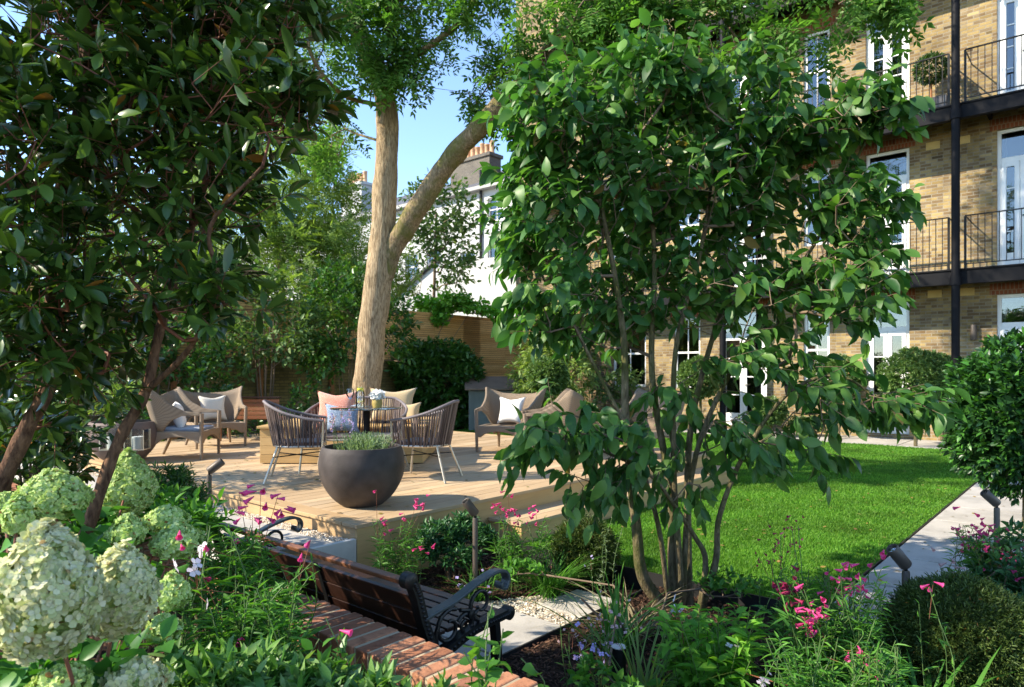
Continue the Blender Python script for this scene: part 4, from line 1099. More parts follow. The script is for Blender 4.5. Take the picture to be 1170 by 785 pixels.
K['dog'] = leaf_mat('dogwood leaves', [(.030, .100, .022), (.050, .145, .030), (.080, .195, .038), (.14, .27, .055)], .44, .34, .38, vary=.6, tcol=(1.2, 1.45, .6), old=((.30, .20, .07), .992))
K['ashleaf'] = leaf_mat('feathery leaves', [(.045, .125, .02), (.085, .20, .035), (.15, .28, .06)], .5, .42, .3, tcol=(1.25, 1.5, .6))
K['bg1'] = leaf_mat('light far foliage', [(.11, .19, .045), (.18, .28, .07), (.27, .37, .11)], .55, .38, .25)
K['bg2'] = leaf_mat('mid far foliage', [(.05, .11, .03), (.10, .18, .05), (.17, .26, .09)], .5, .3, .3)
K['laurel'] = leaf_mat('laurel leaves', [(.026, .085, .016), (.045, .13, .022), (.09, .21, .035)], .35, .25, .45)
K['bamboo'] = leaf_mat('pale bamboo leaves', [(.14, .22, .05), (.22, .32, .09), (.30, .38, .14)], .5, .35, .25)
K['box'] = leaf_mat('clipped bay leaves', [(.05, .11, .025), (.10, .18, .045), (.18, .27, .08)], .38, .22, .4)
K['holly'] = leaf_mat('dark shining leaves', [(.012, .045, .016), (.022, .075, .022), (.04, .12, .025), (.07, .24, .03)], .36, .2, .45)
K['yew'] = leaf_mat('yew needles', [(.03, .06, .012), (.06, .105, .02), (.12, .17, .04)], .5, .2, .3, old=((.20, .10, .02), .99))
K['perennial'] = leaf_mat('soft perennial leaves', [(.04, .14, .02), (.07, .22, .03), (.13, .31, .045)], .45, .35, .3)
K['hebe'] = leaf_mat('hebe leaves', [(.02, .075, .03), (.035, .12, .04), (.06, .17, .05)], .4, .25, .35)
K['variegated'] = leaf_mat('cream edged leaves', [(.04, .13, .02), (.09, .22, .04), (.22, .36, .12)], .4, .3, .4)
K['lime'] = leaf_mat('fresh green leaves', [(.08, .26, .03), (.14, .36, .04), (.22, .46, .06)], .45, .4, .3)
K['lav'] = leaf_mat('lavender leaves', [(.14, .22, .12), (.24, .33, .20), (.34, .42, .28)], .6, .25, .2)
K['hydleaf'] = leaf_mat('hydrangea leaves', [(.03, .12, .02), (.055, .19, .03), (.09, .26, .04)], .4, .32, .35)
K['cream'] = leaf_mat('creamy florets', [(.46, .52, .21), (.64, .65, .37), (.74, .71, .50)], .6, .3, .2, tcol=(1, 1, .8), vary=.25, old=((.45, .30, .14), .988))
K['limefl'] = leaf_mat('lime florets', [(.36, .52, .14), (.48, .62, .22), (.60, .70, .34)], .6, .3, .2, tcol=(1, 1, .7), vary=.25, old=((.30, .16, .06), .985))
K['pink'] = leaf_mat('pink bells', [(.60, .03, .16), (.75, .06, .25), (.80, .16, .38)], .45, .3, .3, tcol=(1.2, .8, .9), vary=.2)
K['darkpink'] = leaf_mat('crimson buds', [(.16, .01, .04), (.35, .02, .08)], .5, .2, .3, tcol=(1.2, .8, .9), vary=.2)
K['lilac'] = leaf_mat('lilac petals', [(.42, .32, .72), (.62, .52, .84)], .5, .3, .3, tcol=(1, 1, 1), vary=.2)
K['palepet'] = leaf_mat('pale petals', [(.74, .62, .74), (.86, .82, .86)], .5, .3, .3, tcol=(1, 1, 1), vary=.1)
K['sedum'] = leaf_mat('dusky pink heads', [(.42, .24, .24), (.60, .42, .40)], .7, .2, .2, tcol=(1, 1, 1), vary=.2)
K['straw'] = leaf_mat('dry grass plumes', [(.32, .27, .15), (.45, .40, .26)], .8, .3, .1, tcol=(1, 1, .8))

RO = (0, .72, 1.0, .86, .42, 0)
BR = [T_broad(.26, .11, .42, ws=RO), T_broad(.29, -.07, .30, ws=RO), T_broad(.24, .17, .16, ws=RO), T_broad(.27, .05, .65, ws=RO)]
OB = (0, .42, .82, 1.0, .62, 0)
LANC = [T_broad(.165, .05, .15, ws=OB), T_broad(.185, .08, .28, ws=OB), T_broad(.15, .04, -.05, ws=OB)]
NAR = [T_mid(.085, .02, .2), T_mid(.07, .03, .35)]

def plant(name, label, cat, base, group=None):
    return thing(name, label, cat, base, 0, group), np.array(base, float)

def clumps(L, shell=.3):
    Cs = []; Ds = []
    for (px, py, D, rx, ry, rd, n) in L:
        c = PD(px, py, D); r = (rx / F * D, rd, ry / F * D); p, d = ellipsoid_pts(c, r, n, shell); Cs.append(p); Ds.append(d)
    return np.concatenate(Cs), np.concatenate(Ds)

# ---------------------------------------------------------------- multi-stemmed dogwood, right of centre
base = PX(768, 702, -.12); t, B0 = plant('dogwood_tree', 'multi-stemmed dogwood with broad drooping leaves in the bark bed, right of centre', 'tree', base)
sk = Skel(); arrs = []; trm = MB()
stems = [
    [(765, 702, 4.6), (735, 660, 4.55), (727, 600, 4.5), (715, 480, 4.45), (712, 380, 4.5), (690, 250, 4.5), (665, 150, 4.5)],
    [(772, 700, 4.62), (768, 640, 4.6), (766, 560, 4.6), (745, 430, 4.6), (748, 300, 4.7), (740, 200, 4.7), (730, 110, 4.7)],
    [(778, 698, 4.58), (776, 640, 4.55), (770, 540, 4.5), (772, 400, 4.5), (800, 290, 4.6), (815, 190, 4.7), (822, 110, 4.7)],
    [(788, 697, 4.65), (786, 620, 4.7), (788, 500, 4.75), (810, 400, 4.8), (845, 300, 4.8), (880, 200, 4.7), (910, 130, 4.6)],
    [(800, 695, 4.5), (806, 640, 4.45), (793, 612, 4.4), (772, 580, 4.3), (745, 545, 4.2), (700, 520, 4.15), (640, 500, 4.1)],
    [(802, 695, 4.52), (818, 640, 4.45), (822, 590, 4.4), (850, 520, 4.4), (900, 450, 4.3), (960, 430, 4.2), (1020, 470, 4.1)],
    [(764, 700, 4.6), (752, 600, 4.4), (720, 500, 4.3), (670, 400, 4.3), (625, 300, 4.4), (605, 200, 4.5)],
    [(780, 690, 4.6), (795, 520, 4.6), (860, 380, 4.6), (930, 280, 4.5), (980, 180, 4.3), (1000, 130, 4.2)],
]
rad = [(.062, .010), (.046, .009), (.034, .008), (.040, .008), (.027, .006), (.032, .006), (.024, .006), (.028, .006)]
for st_, (r0, r1) in zip(stems, rad):
    pts = [PD(*p) for p in st_]; q = [pts[0] + np.array([0, 0, -.1])] + pts
    sk.stem(q, r0, r1, n=6)
    trm.tube([p - B0 for p in catmull(q, 6)], list(r0 + (r1 - r0) * np.linspace(0, 1, len(catmull(q, 6))) ** .7), 12)
trm.build('trunk', K['grey'], t, smooth='auto')
CL = [(640, 150, 4.5, 62, 55, .4, 119), (725, 105, 4.6, 80, 45, .45, 123), (815, 122, 4.7, 80, 40, .5, 100), (905, 160, 4.5, 62, 30, .4, 70), (975, 135, 4.15, 36, 14, .25, 30),
      (625, 250, 4.5, 55, 75, .4, 117), (700, 205, 4.7, 80, 70, .5, 110), (800, 210, 4.7, 80, 65, .55, 97), (895, 230, 4.6, 85, 60, .45, 97), (970, 250, 4.25, 42, 50, .3, 54),
      (640, 335, 4.35, 58, 36, .35, 60), (650, 378, 4.3, 45, 12, .25, 22), (750, 340, 4.8, 70, 50, .5, 44), (850, 335, 4.7, 80, 50, .5, 78), (940, 330, 4.4, 60, 45, .35, 44), (968, 335, 4.1, 28, 38, .25, 26),
      (860, 415, 4.5, 70, 40, .4, 30), (945, 455, 4.25, 65, 38, .35, 24), (1015, 462, 4.0, 44, 14, .25, 24), (650, 485, 4.1, 44, 24, .28, 28), (618, 505, 4.0, 26, 14, .2, 12), (710, 500, 4.15, 52, 34, .35, 28),
      (700, 300, 5.0, 70, 60, .4, 64), (780, 280, 5.0, 70, 60, .4, 60), (700, 380, 4.9, 60, 34, .3, 36), (785, 470, 4.5, 60, 50, .45, 34), (715, 545, 4.15, 48, 18, .3, 14), (850, 490, 4.3, 56, 24, .35, 24), (935, 520, 4.0, 32, 16, .22, 10), (790, 560, 4.2, 30, 12, .25, 5), (660, 555, 4.0, 16, 12, .2, 3), (1020, 140, 4.1, 12, 8, .12, 6)]
Cc, Dd = clumps(CL, .25)
k = holes(Cc, 46, .10, .24, 3); Cc, Dd = Cc[k], Dd[k]
sk.grow(Cc, PD(768, 560, 4.6), .3, .10)
Dd = norm(norm(Cc - PD(770, 420, 4.6)) + RNG.normal(0, .45, Cc.shape) + np.array([0, 0, .0]))
P, L, N, S, E = twigs(Cc, Dd, .20, 7, .112, .95, .75, .1, .55)
ext = frusta(Cc, E, .0022, .0012, 4)
skel_obj('branch', sk, K['twig'], t, B0, .0020, .40, ext)
o = leaf_obj('crown', P, L, N, S, BR, K['dog'], t, B0)

# ---------------------------------------------------------------- glossy evergreen tree at the left edge
base = np.array([-1.95, 2.75, .30]); t, B0 = plant('evergreen_tree', 'dark glossy evergreen tree with reddish leaning stems at the left edge', 'tree', base)
sk = Skel(); trm = MB()
stems = [[(92, 640, 2.9), (105, 590, 2.9), (135, 505, 2.95), (166, 448, 3.0), (182, 380, 3.05), (205, 300, 3.1), (225, 240, 3.1), (260, 130, 3.0), (290, 40, 2.9), (300, -80, 2.9)],
         [(-40, 640, 2.8), (0, 555, 2.8), (35, 480, 2.8), (60, 420, 2.85), (62, 260, 2.9), (95, 100, 2.9), (98, -40, 2.9), (90, -200, 2.9)],
         [(166, 448, 3.0), (215, 400, 2.9), (250, 330, 2.8), (240, 260, 2.7), (300, 190, 2.6)],
         [(62, 260, 2.9), (20, 180, 2.7), (-30, 60, 2.6)]]
rr_ = [(.030, .010), (.040, .016), (.014, .006), (.02, .01)]
for st_, (r0, r1) in zip(stems, rr_):
    q = [PD(*p) for p in st_]
    if st_[0][1] > 600: q = [q[0] * np.array([1, 1, 0]) + np.array([0, 0, .28])] + q
    sk.stem(q, r0, r1, n=5); Q = catmull(q, 6)
    trm.tube([p - B0 for p in Q], [ (r0 + (r1 - r0) * i / (len(Q) - 1)) * (1 + .08 * math.sin(i * 1.7)) for i in range(len(Q))], 12)
trm.build('trunk', K['red'], t, smooth='auto')
CL = [(40, 60, 2.9, 90, 90, .6, 104), (130, 70, 3.0, 90, 80, .5, 97), (220, 60, 3.0, 70, 60, .45, 67), (290, 30, 2.9, 50, 45, .35, 46), (30, 200, 2.7, 80, 90, .5, 104), (120, 190, 3.0, 80, 90, .55, 104), (200, 160, 3.0, 70, 60, .45, 72),
      (275, 130, 2.8, 55, 45, .35, 46), (330, 140, 2.7, 32, 26, .2, 19), (250, 230, 2.9, 55, 40, .3, 31), (40, 320, 2.7, 75, 75, .5, 85), (125, 300, 3.1, 75, 75, .5, 78), (195, 300, 3.0, 60, 45, .35, 39), (50, 400, 2.9, 80, 45, .4, 59), (118, 368, 3.2, 60, 32, .4, 40),
      (200, 362, 2.8, 45, 28, .25, 12), (240, 345, 2.7, 28, 18, .15, 9), (30, 460, 3.0, 55, 35, .35, 33), (60, -80, 2.9, 150, 90, .8, 117), (210, -80, 3.0, 120, 90, .7, 91), (65, 440, 3.3, 40, 26, .3, 18)]
Cc, Dd = clumps(CL, .2); k = holes(Cc, 26, .08, .16, 5); Cc = Cc[k]
sk.grow(Cc, PD(120, 500, 2.95), .3, .08)
Dd = norm(norm(Cc - PD(100, 330, 3.1)) * .7 + RNG.normal(0, .5, Cc.shape) + np.array([0, 0, .35]))
P, L, N, S, E = twigs(Cc, Dd, .16, 10, .105, 1.15, .12, .1, .5, whorl=True)
skel_obj('branch', sk, K['redtwig'], t, B0, .0016, .36, frusta(Cc, E, .0022, .0016, 4))
leaf_obj('crown', P, L, N, S, LANC, K['ever'], t, B0)

# dark shrubs filling under and behind it
def shrub(name, label, cat, clist, mat, tpl, leaf, nper, tw=.15, spread=1.0, droop=.1, base=None, twm='twig', shell=.3, hole=0, up=.3, group=None, gz=0.0, stems=5, stem_r=.012):
    Cc, Dd = clumps(clist, shell)
    c0 = Cc.mean(0)
    if base is None: base = (c0[0], c0[1], gz)
    t, B0 = plant(name, label, cat, base, group)
    if hole: Cc_k = holes(Cc, hole, leaf * 1.5, leaf * 3.5, int(abs(c0[0] * 100)) + 1); Cc = Cc[Cc_k]
    sk = Skel()
    for i in range(stems):
        a = 2 * PI * i / max(1, stems) + .5; top = c0 + np.array([math.cos(a), math.sin(a), 0]) * .25 * Cc.std(0)[0] * 2
        b0 = B0 + np.array([math.cos(a), math.sin(a), 0]) * .04 * (1 if stems > 1 else 0)
        sk.stem([b0 + np.array([0, 0, -.03]), (b0 + top) / 2 + RNG.normal(0, .02, 3), top], stem_r, stem_r * .5, n=4)
    sub = Cc[RNG.permutation(len(Cc))[:220]]
    A = [];
    ids = [(i, sk.par[i]) for i in range(len(sk.p)) if sk.par[i] >= 0]
    ex = frusta([sk.p[j] for i, j in ids], [sk.p[i] for i, j in ids], np.array([sk.fix[j] for i, j in ids]), np.array([sk.fix[i] for i, j in ids]), 6)
    sk.grow(sub, B0, .4, .06)
    Dd = norm(norm(Cc - (c0 - np.array([0, 0, .3]))) + RNG.normal(0, .45, Cc.shape) + np.array([0, 0, up]))
    P, L, N, S, E = twigs(Cc, Dd, tw, nper, leaf, spread, droop)
    skel_obj('stem', sk, K[twm], t, B0, .002 if leaf < .09 else .003, .4, ex)
    leaf_obj('foliage', P, L, N, S, tpl, K[mat], t, B0)
    return t, B0, Cc
shrub('evergreen_shrub', 'dense dark evergreen shrub in the shade behind the leaning trunks', 'shrub', [(40, 470, 4.2, 80, 70, .6, 150), (75, 430, 4.6, 30, 50, .5, 60), (30, 500, 4.3, 50, 32, .4, 90), (-20, 560, 3.8, 70, 70, .5, 80), (50, 545, 4.2, 36, 26, .4, 50)], 'ever', LANC, .10, 8, .16, base=(-2.9, 4.1, -.03), hole=8)
shrub('evergreen_shrub', 'tall dark evergreen hedge plant at the far left behind the trees', 'shrub', [(20, 400, 6.5, 70, 50, .8, 170), (90, 380, 7.0, 60, 50, .8, 110), (60, 430, 7.0, 70, 50, .7, 110)], 'laurel', [T_mid(.2, .06)], .12, 8, .2, base=(-4.8, 6.8, -.03), hole=10)

# ---------------------------------------------------------------- the big tree on the deck
base = np.array([*on_deck(420, 9.3)[:2], DECK + .30]); t, B0 = plant('robinia_tree', 'tall pale barked tree with a leaning mossy limb growing through the planter bench', 'tree', base)
tp = [base + np.array([0, 0, 0]), PD(419, 455, 9.3), PD(423, 400, 9.25), PD(430, 340, 9.2), PD(436, 280, 9.15), PD(440, 200, 9.1), PD(442, 130, 9.0), PD(434, 90, 9.0), PD(417, 55, 8.95), PD(402, 10, 8.9), PD(395, -60, 8.9), PD(402, -160, 8.9), PD(420, -330, 8.8)]
trunk_obj('trunk', tp, [.225, .185, .178, .182, .172, .150, .138, .12, .12, .11, .10, .08, .04], K['ash'], t, B0, 28, 8, .05, .25)
lp = [PD(434, 330, 9.2), PD(448, 287, 9.15), PD(466, 255, 9.0), PD(505, 196, 8.7), PD(545, 148, 8.4), PD(600, 95, 8.1), PD(655, 48, 7.9), PD(700, 22, 7.8), PD(790, 4, 7.7), PD(900, -10, 7.6), PD(1000, -60, 7.6)]
trunk_obj('limb', lp, [.12, .150, .138, .130, .125, .105, .09, .08, .07, .05, .03], K['limb'], t, B0, 20, 8, .06)
sk = Skel(); ids = sk.stem(tp, .2, .05, n=4); sk.stem(lp, .15, .03, n=4)
for st_, (r0, r1) in (([(432, 120, 9.0), (395, 110, 8.6), (369, 85, 8.2), (352, 50, 8.0), (362, 15, 8.0), (352, -60, 8)], (.03, .012)), ([(369, 85, 8.2), (345, 100, 8.1), (320, 118, 8.0), (285, 100, 7.8)], (.022, .008)), ([(434, 90, 9.0), (480, 60, 8.6), (530, 20, 8.2), (560, -40, 8)], (.05, .02)), ([(402, 10, 8.9), (330, -60, 8.5), (260, -100, 8)], (.06, .02)), ([(600, 95, 8.1), (620, 60, 7.9), (660, 0, 7.6), (690, -80, 7.4)], (.05, .02)), ([(395, -60, 8.9), (500, -200, 8.5), (620, -300, 8)], (.06, .02)),
                       ([(402, -160, 8.9), (300, -300, 8.5), (180, -380, 8.2)], (.06, .02)), ([(900, -10, 7.6), (960, 0, 7.3), (1010, 10, 7.1)], (.025, .01)), ([(430, 160, 9.05), (400, 150, 9.3), (384, 138, 9.5)], (.018, .008))):
    q = [PD(*p) for p in st_]; sk.stem(q, r0, r1, n=4); Q = catmull(q, 5)
    b = MB(); b.tube([p - B0 for p in Q], list(np.linspace(r0, r1, len(Q))), 9); b.build('limb', K['limb'], t, smooth='auto')
CL = [(455, 18, 8.6, 75, 26, .7, 80), (442, 75, 8.5, 38, 38, .4, 52), (375, 30, 8.4, 50, 34, .6, 34), (330, 15, 8.0, 45, 40, .6, 32), (300, 60, 8.0, 40, 30, .5, 20), (385, 105, 9.4, 30, 20, .5, 12), (378, 170, 9.8, 22, 26, .5, 12), (350, 90, 8.3, 30, 25, .4, 7),
      (540, 8, 8.2, 50, 16, .5, 20), (560, 108, 8.7, 38, 30, .4, 28), (605, 60, 8.0, 40, 34, .5, 46), (660, 20, 7.6, 60, 35, .6, 66), (645, 95, 7.8, 55, 35, .4, 50), (730, 5, 7.4, 50, 18, .5, 30), (715, 50, 7.6, 36, 16, .4, 26), (800, -6, 7.2, 40, 12, .4, 20),
      (862, 52, 7.0, 22, 14, .3, 20), (900, -14, 7.0, 40, 8, .4, 10), (885, 78, 7.1, 10, 8, .2, 5), (985, -6, 6.9, 26, 8, .3, 14), (1010, 0, 6.8, 10, 6, .2, 6), (930, 48, 6.9, 14, 6, .2, 5), (545, 60, 8.6, 30, 20, .4, 12),
      (450, -90, 8.8, 160, 60, 1.2, 60), (250, -120, 8.4, 140, 80, 1.5, 40), (700, -130, 7.8, 180, 60, 1.3, 60), (950, -130, 7.4, 130, 50, 1.0, 30), (790, -150, 11.5, 130, 60, 1.4, 150), (930, -200, 11.5, 110, 70, 1.4, 110), (640, -230, 11.0, 120, 60, 1.4, 80), (740, -280, 11.0, 120, 60, 1.4, 80), (775, 95, 12.4, 60, 40, .8, 60), (720, 130, 11.5, 40, 35, .8, 34), (800, 110, 12.6, 30, 20, .6, 16), (690, 30, 11, 60, 50, .9, 30), (560, -90, 9.6, 120, 40, 1.4, 50), (860, -160, 12, 90, 50, 1.2, 50), (500, -300, 8.8, 230, 110, 2.0, 60), (250, -330, 8.8, 180, 100, 2, 36)]  # includes off-view and hidden clumps added to shade the facade and lawn
Cc, Dd = clumps(CL, .15); k = holes(Cc, 60, .18, .42, 9) | (Cc[:, 2] < 3.5); Cc = Cc[k]
near = Cc
sk.grow(Cc, PD(438, 150, 9.0), .5, .08)
Dd = norm(norm(Cc - PD(440, 140, 9.0)) * .6 + RNG.normal(0, .45, Cc.shape) + np.array([0, 0, -.1]))
k = RNG.uniform(0, 1, len(Cc)) < .82; P, L, N, S, E = twigs(Cc[k], Dd[k], .30, 8, .27, 1.1, .55, .05, .5); E2 = E; Cc = Cc[k]
skel_obj('branch', sk, K['twig'], t, B0, .0028, .42, frusta(Cc, E, .004, .0025, 4))
leaf_obj('crown', P, L, N, S, [T_pinnate(5, .070, .33, .35), T_pinnate(4, .08, .36, .6)], K['ashleaf'], t, B0)

# ---------------------------------------------------------------- trees beyond the fence
def bgtree(name, label, base_px, base_D, clist, mat, leaf, n, tw=.5, tpl=None, tr=.12, spread=1.1, droop=.15, barkm='twig', hole=10, extra=None, group='trees and shrubs beyond the fence'):
    p = PD(base_px, 400, base_D); base = (p[0], p[1], 0); t, B0 = plant(name, label, 'tree', base, group)
    Cc, _ = clumps(clist, .25); k = holes(Cc, hole, .2, .6, int(base_px)); Cc = Cc[k]; c0 = Cc.mean(0)
    sk = Skel(); q = [B0, B0 * .4 + c0 * np.array([.6, .6, .35]) , c0 + np.array([0, 0, Cc[:, 2].std()])]
    q[1] = B0 + (c0 - B0) * .5 + np.array([.1, .1, 0]); sk.stem(q, tr, tr * .3, n=6)
    Q = catmull(q, 6); b = MB(); b.tube([x - B0 for x in Q], list(np.linspace(tr, tr * .3, len(Q))), 10); b.build('trunk', K[barkm], t, smooth='auto')
    sk.grow(Cc[RNG.permutation(len(Cc))[:260]], B0, .6, .1)
    Dd = norm(norm(Cc - (c0 - np.array([0, 0, 1.]))) + RNG.normal(0, .5, Cc.shape))
    P, L, N, S, E = twigs(Cc, Dd, tw, n, leaf, spread, droop, .05, .7)
    skel_obj('branch', sk, K['twig'], t, B0, .004, .45)
    leaf_obj('crown', P, L, N, S, tpl or [T_mid(.26)], K[mat], t, B0); return t
PIN = [T_pinnate(5, .07, .3, .4)]
bgtree('ash_tree', 'bright feathery tree rising high beyond the left fence', 330, 17.5, [(340, 230, 17.5, 60, 60, 1.3, 220), (280, 280, 17, 75, 60, 1.4, 230), (360, 300, 17, 60, 45, 1.2, 150), (230, 330, 16.5, 60, 40, 1.2, 130), (330, 340, 16.5, 90, 35, 1.1, 170), (370, 180, 17.8, 25, 30, .8, 40), (390, 260, 17.6, 26, 40, .8, 60)], 'bg1', .34, 7, .5, PIN, hole=14)
bgtree('ash_tree', 'light green tree whose boughs show through the gaps of the dark evergreen', 240, 20, [(240, 180, 20, 70, 60, 1.5, 150), (180, 260, 19, 80, 60, 1.5, 150), (300, 140, 20.5, 45, 40, 1.2, 70), (120, 300, 19, 80, 70, 1.5, 140), (330, 60, 21, 50, 40, 1.2, 60), (160, 350, 18, 80, 40, 1.2, 110)], 'bg1', .38, 7, .5, PIN, hole=10)
bgtree('small_tree', 'slim open tree with fine leaves standing before the white terrace', 482, 23, [(495, 250, 23, 50, 40, 1.1, 200), (515, 285, 23, 40, 34, 1.0, 130), (465, 300, 23, 34, 36, 1.0, 70), (500, 225, 23, 32, 22, .8, 42), (480, 335, 23, 30, 22, .8, 36), (515, 310, 23, 26, 20, .7, 22)], 'bg2', .20, 7, .5, [T_mid(.28)], tr=.10, hole=26)
bgtree('ash_tree', 'pale feathery tree behind the big trunk, just left of the terrace roofs', 395, 21, [(395, 300, 21, 30, 45, 1.1, 80), (400, 345, 20, 45, 30, 1.1, 80), (440, 320, 21, 26, 30, .9, 40)], 'bg1', .34, 7, .5, PIN, hole=8)
# shrubs in front of the fence
FS = 'shrubs along the foot of the fence'
def fshrub(label, cl, mat, leaf=.13, n=8, tw=.3, tpl=None, hole=6, name='shrub', **kw): shrub(name, label, 'shrub', cl, mat, tpl or [T_mid(.27)], leaf, n, tw, hole=hole, group=FS, **kw)
fshrub('open leafy shrub on bare stems before the fence posts, behind the slatted bench', [(300, 360, 13.6, 62, 40, .7, 210), (275, 395, 13.4, 45, 28, .6, 80), (325, 390, 13.5, 42, 26, .6, 70), (300, 330, 13.8, 50, 18, .6, 60)], 'bg2', stems=7, stem_r=.02, hole=14)
fshrub('dense glossy shrub against the fence just left of the big trunk', [(385, 370, 14.6, 40, 45, .6, 210), (400, 330, 14.8, 40, 22, .6, 80), (372, 410, 14.2, 24, 24, .5, 70), (450, 380, 15.2, 20, 40, .5, 70)], 'laurel', .14)
fshrub('dark spreading shrub low by the wall at the left end of the fence', [(200, 400, 12.6, 50, 40, .7, 150), (165, 430, 12.0, 40, 35, .6, 90), (225, 440, 12.4, 30, 30, .5, 60), (130, 400, 12.4, 40, 50, .6, 110)], 'laurel', .12)
fshrub('low dark greenery filling the foot of the old wall', [(300, 492, 12.4, 60, 16, .35, 120), (240, 500, 12.0, 40, 14, .35, 70), (345, 470, 13.2, 28, 24, .35, 60), (180, 500, 11.5, 40, 22, .4, 70)], 'laurel', .09, up=.8)
shrub('laurel_hedge', 'dense dark green laurel hedge block under the right part of the fence', 'hedge', [(507, 440, 18.2, 42, 36, .75, 520), (475, 425, 18.0, 26, 26, .6, 160), (526, 430, 18.3, 18, 28, .6, 140), (500, 410, 18.2, 38, 14, .6, 160), (500, 472, 18.2, 40, 12, .6, 160)], 'laurel', [T_mid(.26)], .16, 8, .22, shell=.6)
shrub('bamboo', 'tall pale green bamboo clump beside the shed in front of the fence', 'bamboo', [(624, 395, 17.2, 30, 36, .6, 240), (616, 430, 17, 28, 30, .6, 170), (648, 430, 17, 28, 30, .6, 130), (630, 470, 17, 32, 18, .5, 120), (632, 372, 17.3, 22, 20, .5, 60)], 'bamboo', [T_mid(.14)], .17, 9, .3, droop=.5)
shrub('climbing_vine', 'bright green vine hanging over the top of the fence', 'climber', [(515, 350, 19.0, 32, 9, .26, 130), (545, 355, 19.0, 24, 6, .24, 70), (508, 363, 18.9, 12, 9, .16, 34), (570, 362, 19.2, 18, 7, .2, 34), (488, 350, 19.2, 12, 7, .2, 24)], 'lime', [T_mid(.33)], .15, 7, .22, droop=.6, base=(*G(8.3, 9.78)[:2], 0), gz=0, stems=2)
fshrub('grey green shrub between the bamboo and the topiary', [(668, 395, 20, 34, 40, .8, 140), (700, 440, 19, 26, 28, .6, 80)], 'bg2', .15)

# topiary on clear stems
def topiary(label, px, py, D, r, mat='box', leaf=.055, n=520, squash=.9, group='clipped round topiary', name='topiary_ball', stem=True, gz=0.0):
    c = PD(px, py, D); base = np.array([c[0], c[1], gz]); t, B0 = plant(name, label, 'topiary', base, group)
    r *= .90; P0, d = ellipsoid_pts(c, (r, r, r * squash), int(n * 1.7), .82)
    k = 1 + (.14 if mat == 'holly' else .06) * np.sin(d[:, 0] * 7 + px) * np.cos(d[:, 2] * 6); P0 = c + (P0 - c) * k[:, None]
    P, L, N, S, E = twigs(P0, norm(d + RNG.normal(0, .4, d.shape) + np.array([0, 0, .25])), leaf * (2.2 if mat == 'yew' else 1.1), 8, leaf, .8, .0)
    leaf_obj('foliage', P, L, N, S, [T_mid(.13 if mat == 'yew' else .27)], K[mat], t, B0)
    inner, di = ellipsoid_pts(c, (r * .72, r * .72, r * squash * .72), 260, .8); P2, L2, N2, S2, _ = twigs(inner, di, leaf, 5, leaf * (3.0 if mat == 'yew' else 2.0), 1.3, 0)
    leaf_obj('inner_foliage', P2, L2, N2, S2, [T_mid(.2 if mat == 'yew' else .4)], K[mat], t, B0)
    b = MB(); z0 = c[2] - r * squash * .5 - gz; b.tube(catmull([(0, 0, -.05), (.01, 0, z0 * .5), (0, 0.01, z0), (0, 0, z0 + r * .5)], 4), [.035] * 13, 9); b.build('stem', K['grey'], t, smooth='auto')
    return t
topiary('round clipped bay tree left of the ground floor french door, half behind the dogwood', 958, 432, 15.1, .58)
topiary('wide rounded clipped bush right of the ground floor french door', 1046, 434, 13.6, .72, n=760, squash=.88)
topiary('smaller clipped bush half hidden between the wide bush and the iron column', 1076, 432, 14.6, .55)
topiary('round clipped bay tree before the brick wall seen through the dogwood stems', 800, 432, 17.0, .60)
topiary('small lollipop tree standing before the low part of the fence', 626, 430, 14.8, .42, 'bg2', .07, 300)
topiary('low dark box ball on the far lawn beside the lounge chair', 668, 476, 15.6, .34, 'laurel', .05, 300)
topiary('small clipped ball low by the house seen through the dogwood', 880, 470, 15.6, .36, 'box', .05, 300)
topiary('dark clipped box ball in the bark bed between the bench and the lawn', 668, 628, 5.25, .235, 'yew', .028, 900, .95, gz=-.11)
t = topiary('big dark rounded shrub with shining leaves beside the right hand end of the path', 1172, 476, 6.3, .64, 'holly', .075, 760, 1.12, name='rounded_shrub', group=None, gz=-.03)
t = topiary('mossy green yew mound in front of the paving at the lower right', 1100, 736, 3.35, .355, 'yew', .024, 5200, .86, name='yew_mound', group=None, gz=-.1)

# ---------------------------------------------------------------- hydrangea at the lower left
base = np.array([-1.25, 1.75, .31]); t, B0 = plant('hydrangea', 'hydrangea with big creamy and lime cone shaped flower heads at the lower left', 'shrub', base)
heads = [(52, 674, 1.6, 62, 92, 'cream', 'huge creamy flower head, the largest of all'), (138, 674, 1.8, 42, 62, 'cream', 'large creamy head leaning right of the largest'), (60, 566, 2.5, 42, 34, 'limefl', None), (20, 588, 2.0, 16, 26, 'limefl', None), (146, 552, 3.4, 32, 44, 'limefl', None),
         (145, 606, 2.5, 22, 21, 'limefl', None), (190, 592, 2.7, 26, 16, 'limefl', None), (203, 617, 2.6, 32, 22, 'limefl', None), (196, 676, 2.2, 21, 24, 'limefl', None), (187, 718, 2.1, 21, 18, 'limefl', None), (155, 776, 1.8, 38, 24, 'cream', None), (70, 778, 1.7, 34, 18, 'limefl', None), (-5, 690, 1.7, 30, 55, 'cream', None), (5, 580, 2.4, 14, 20, 'limefl', None)]
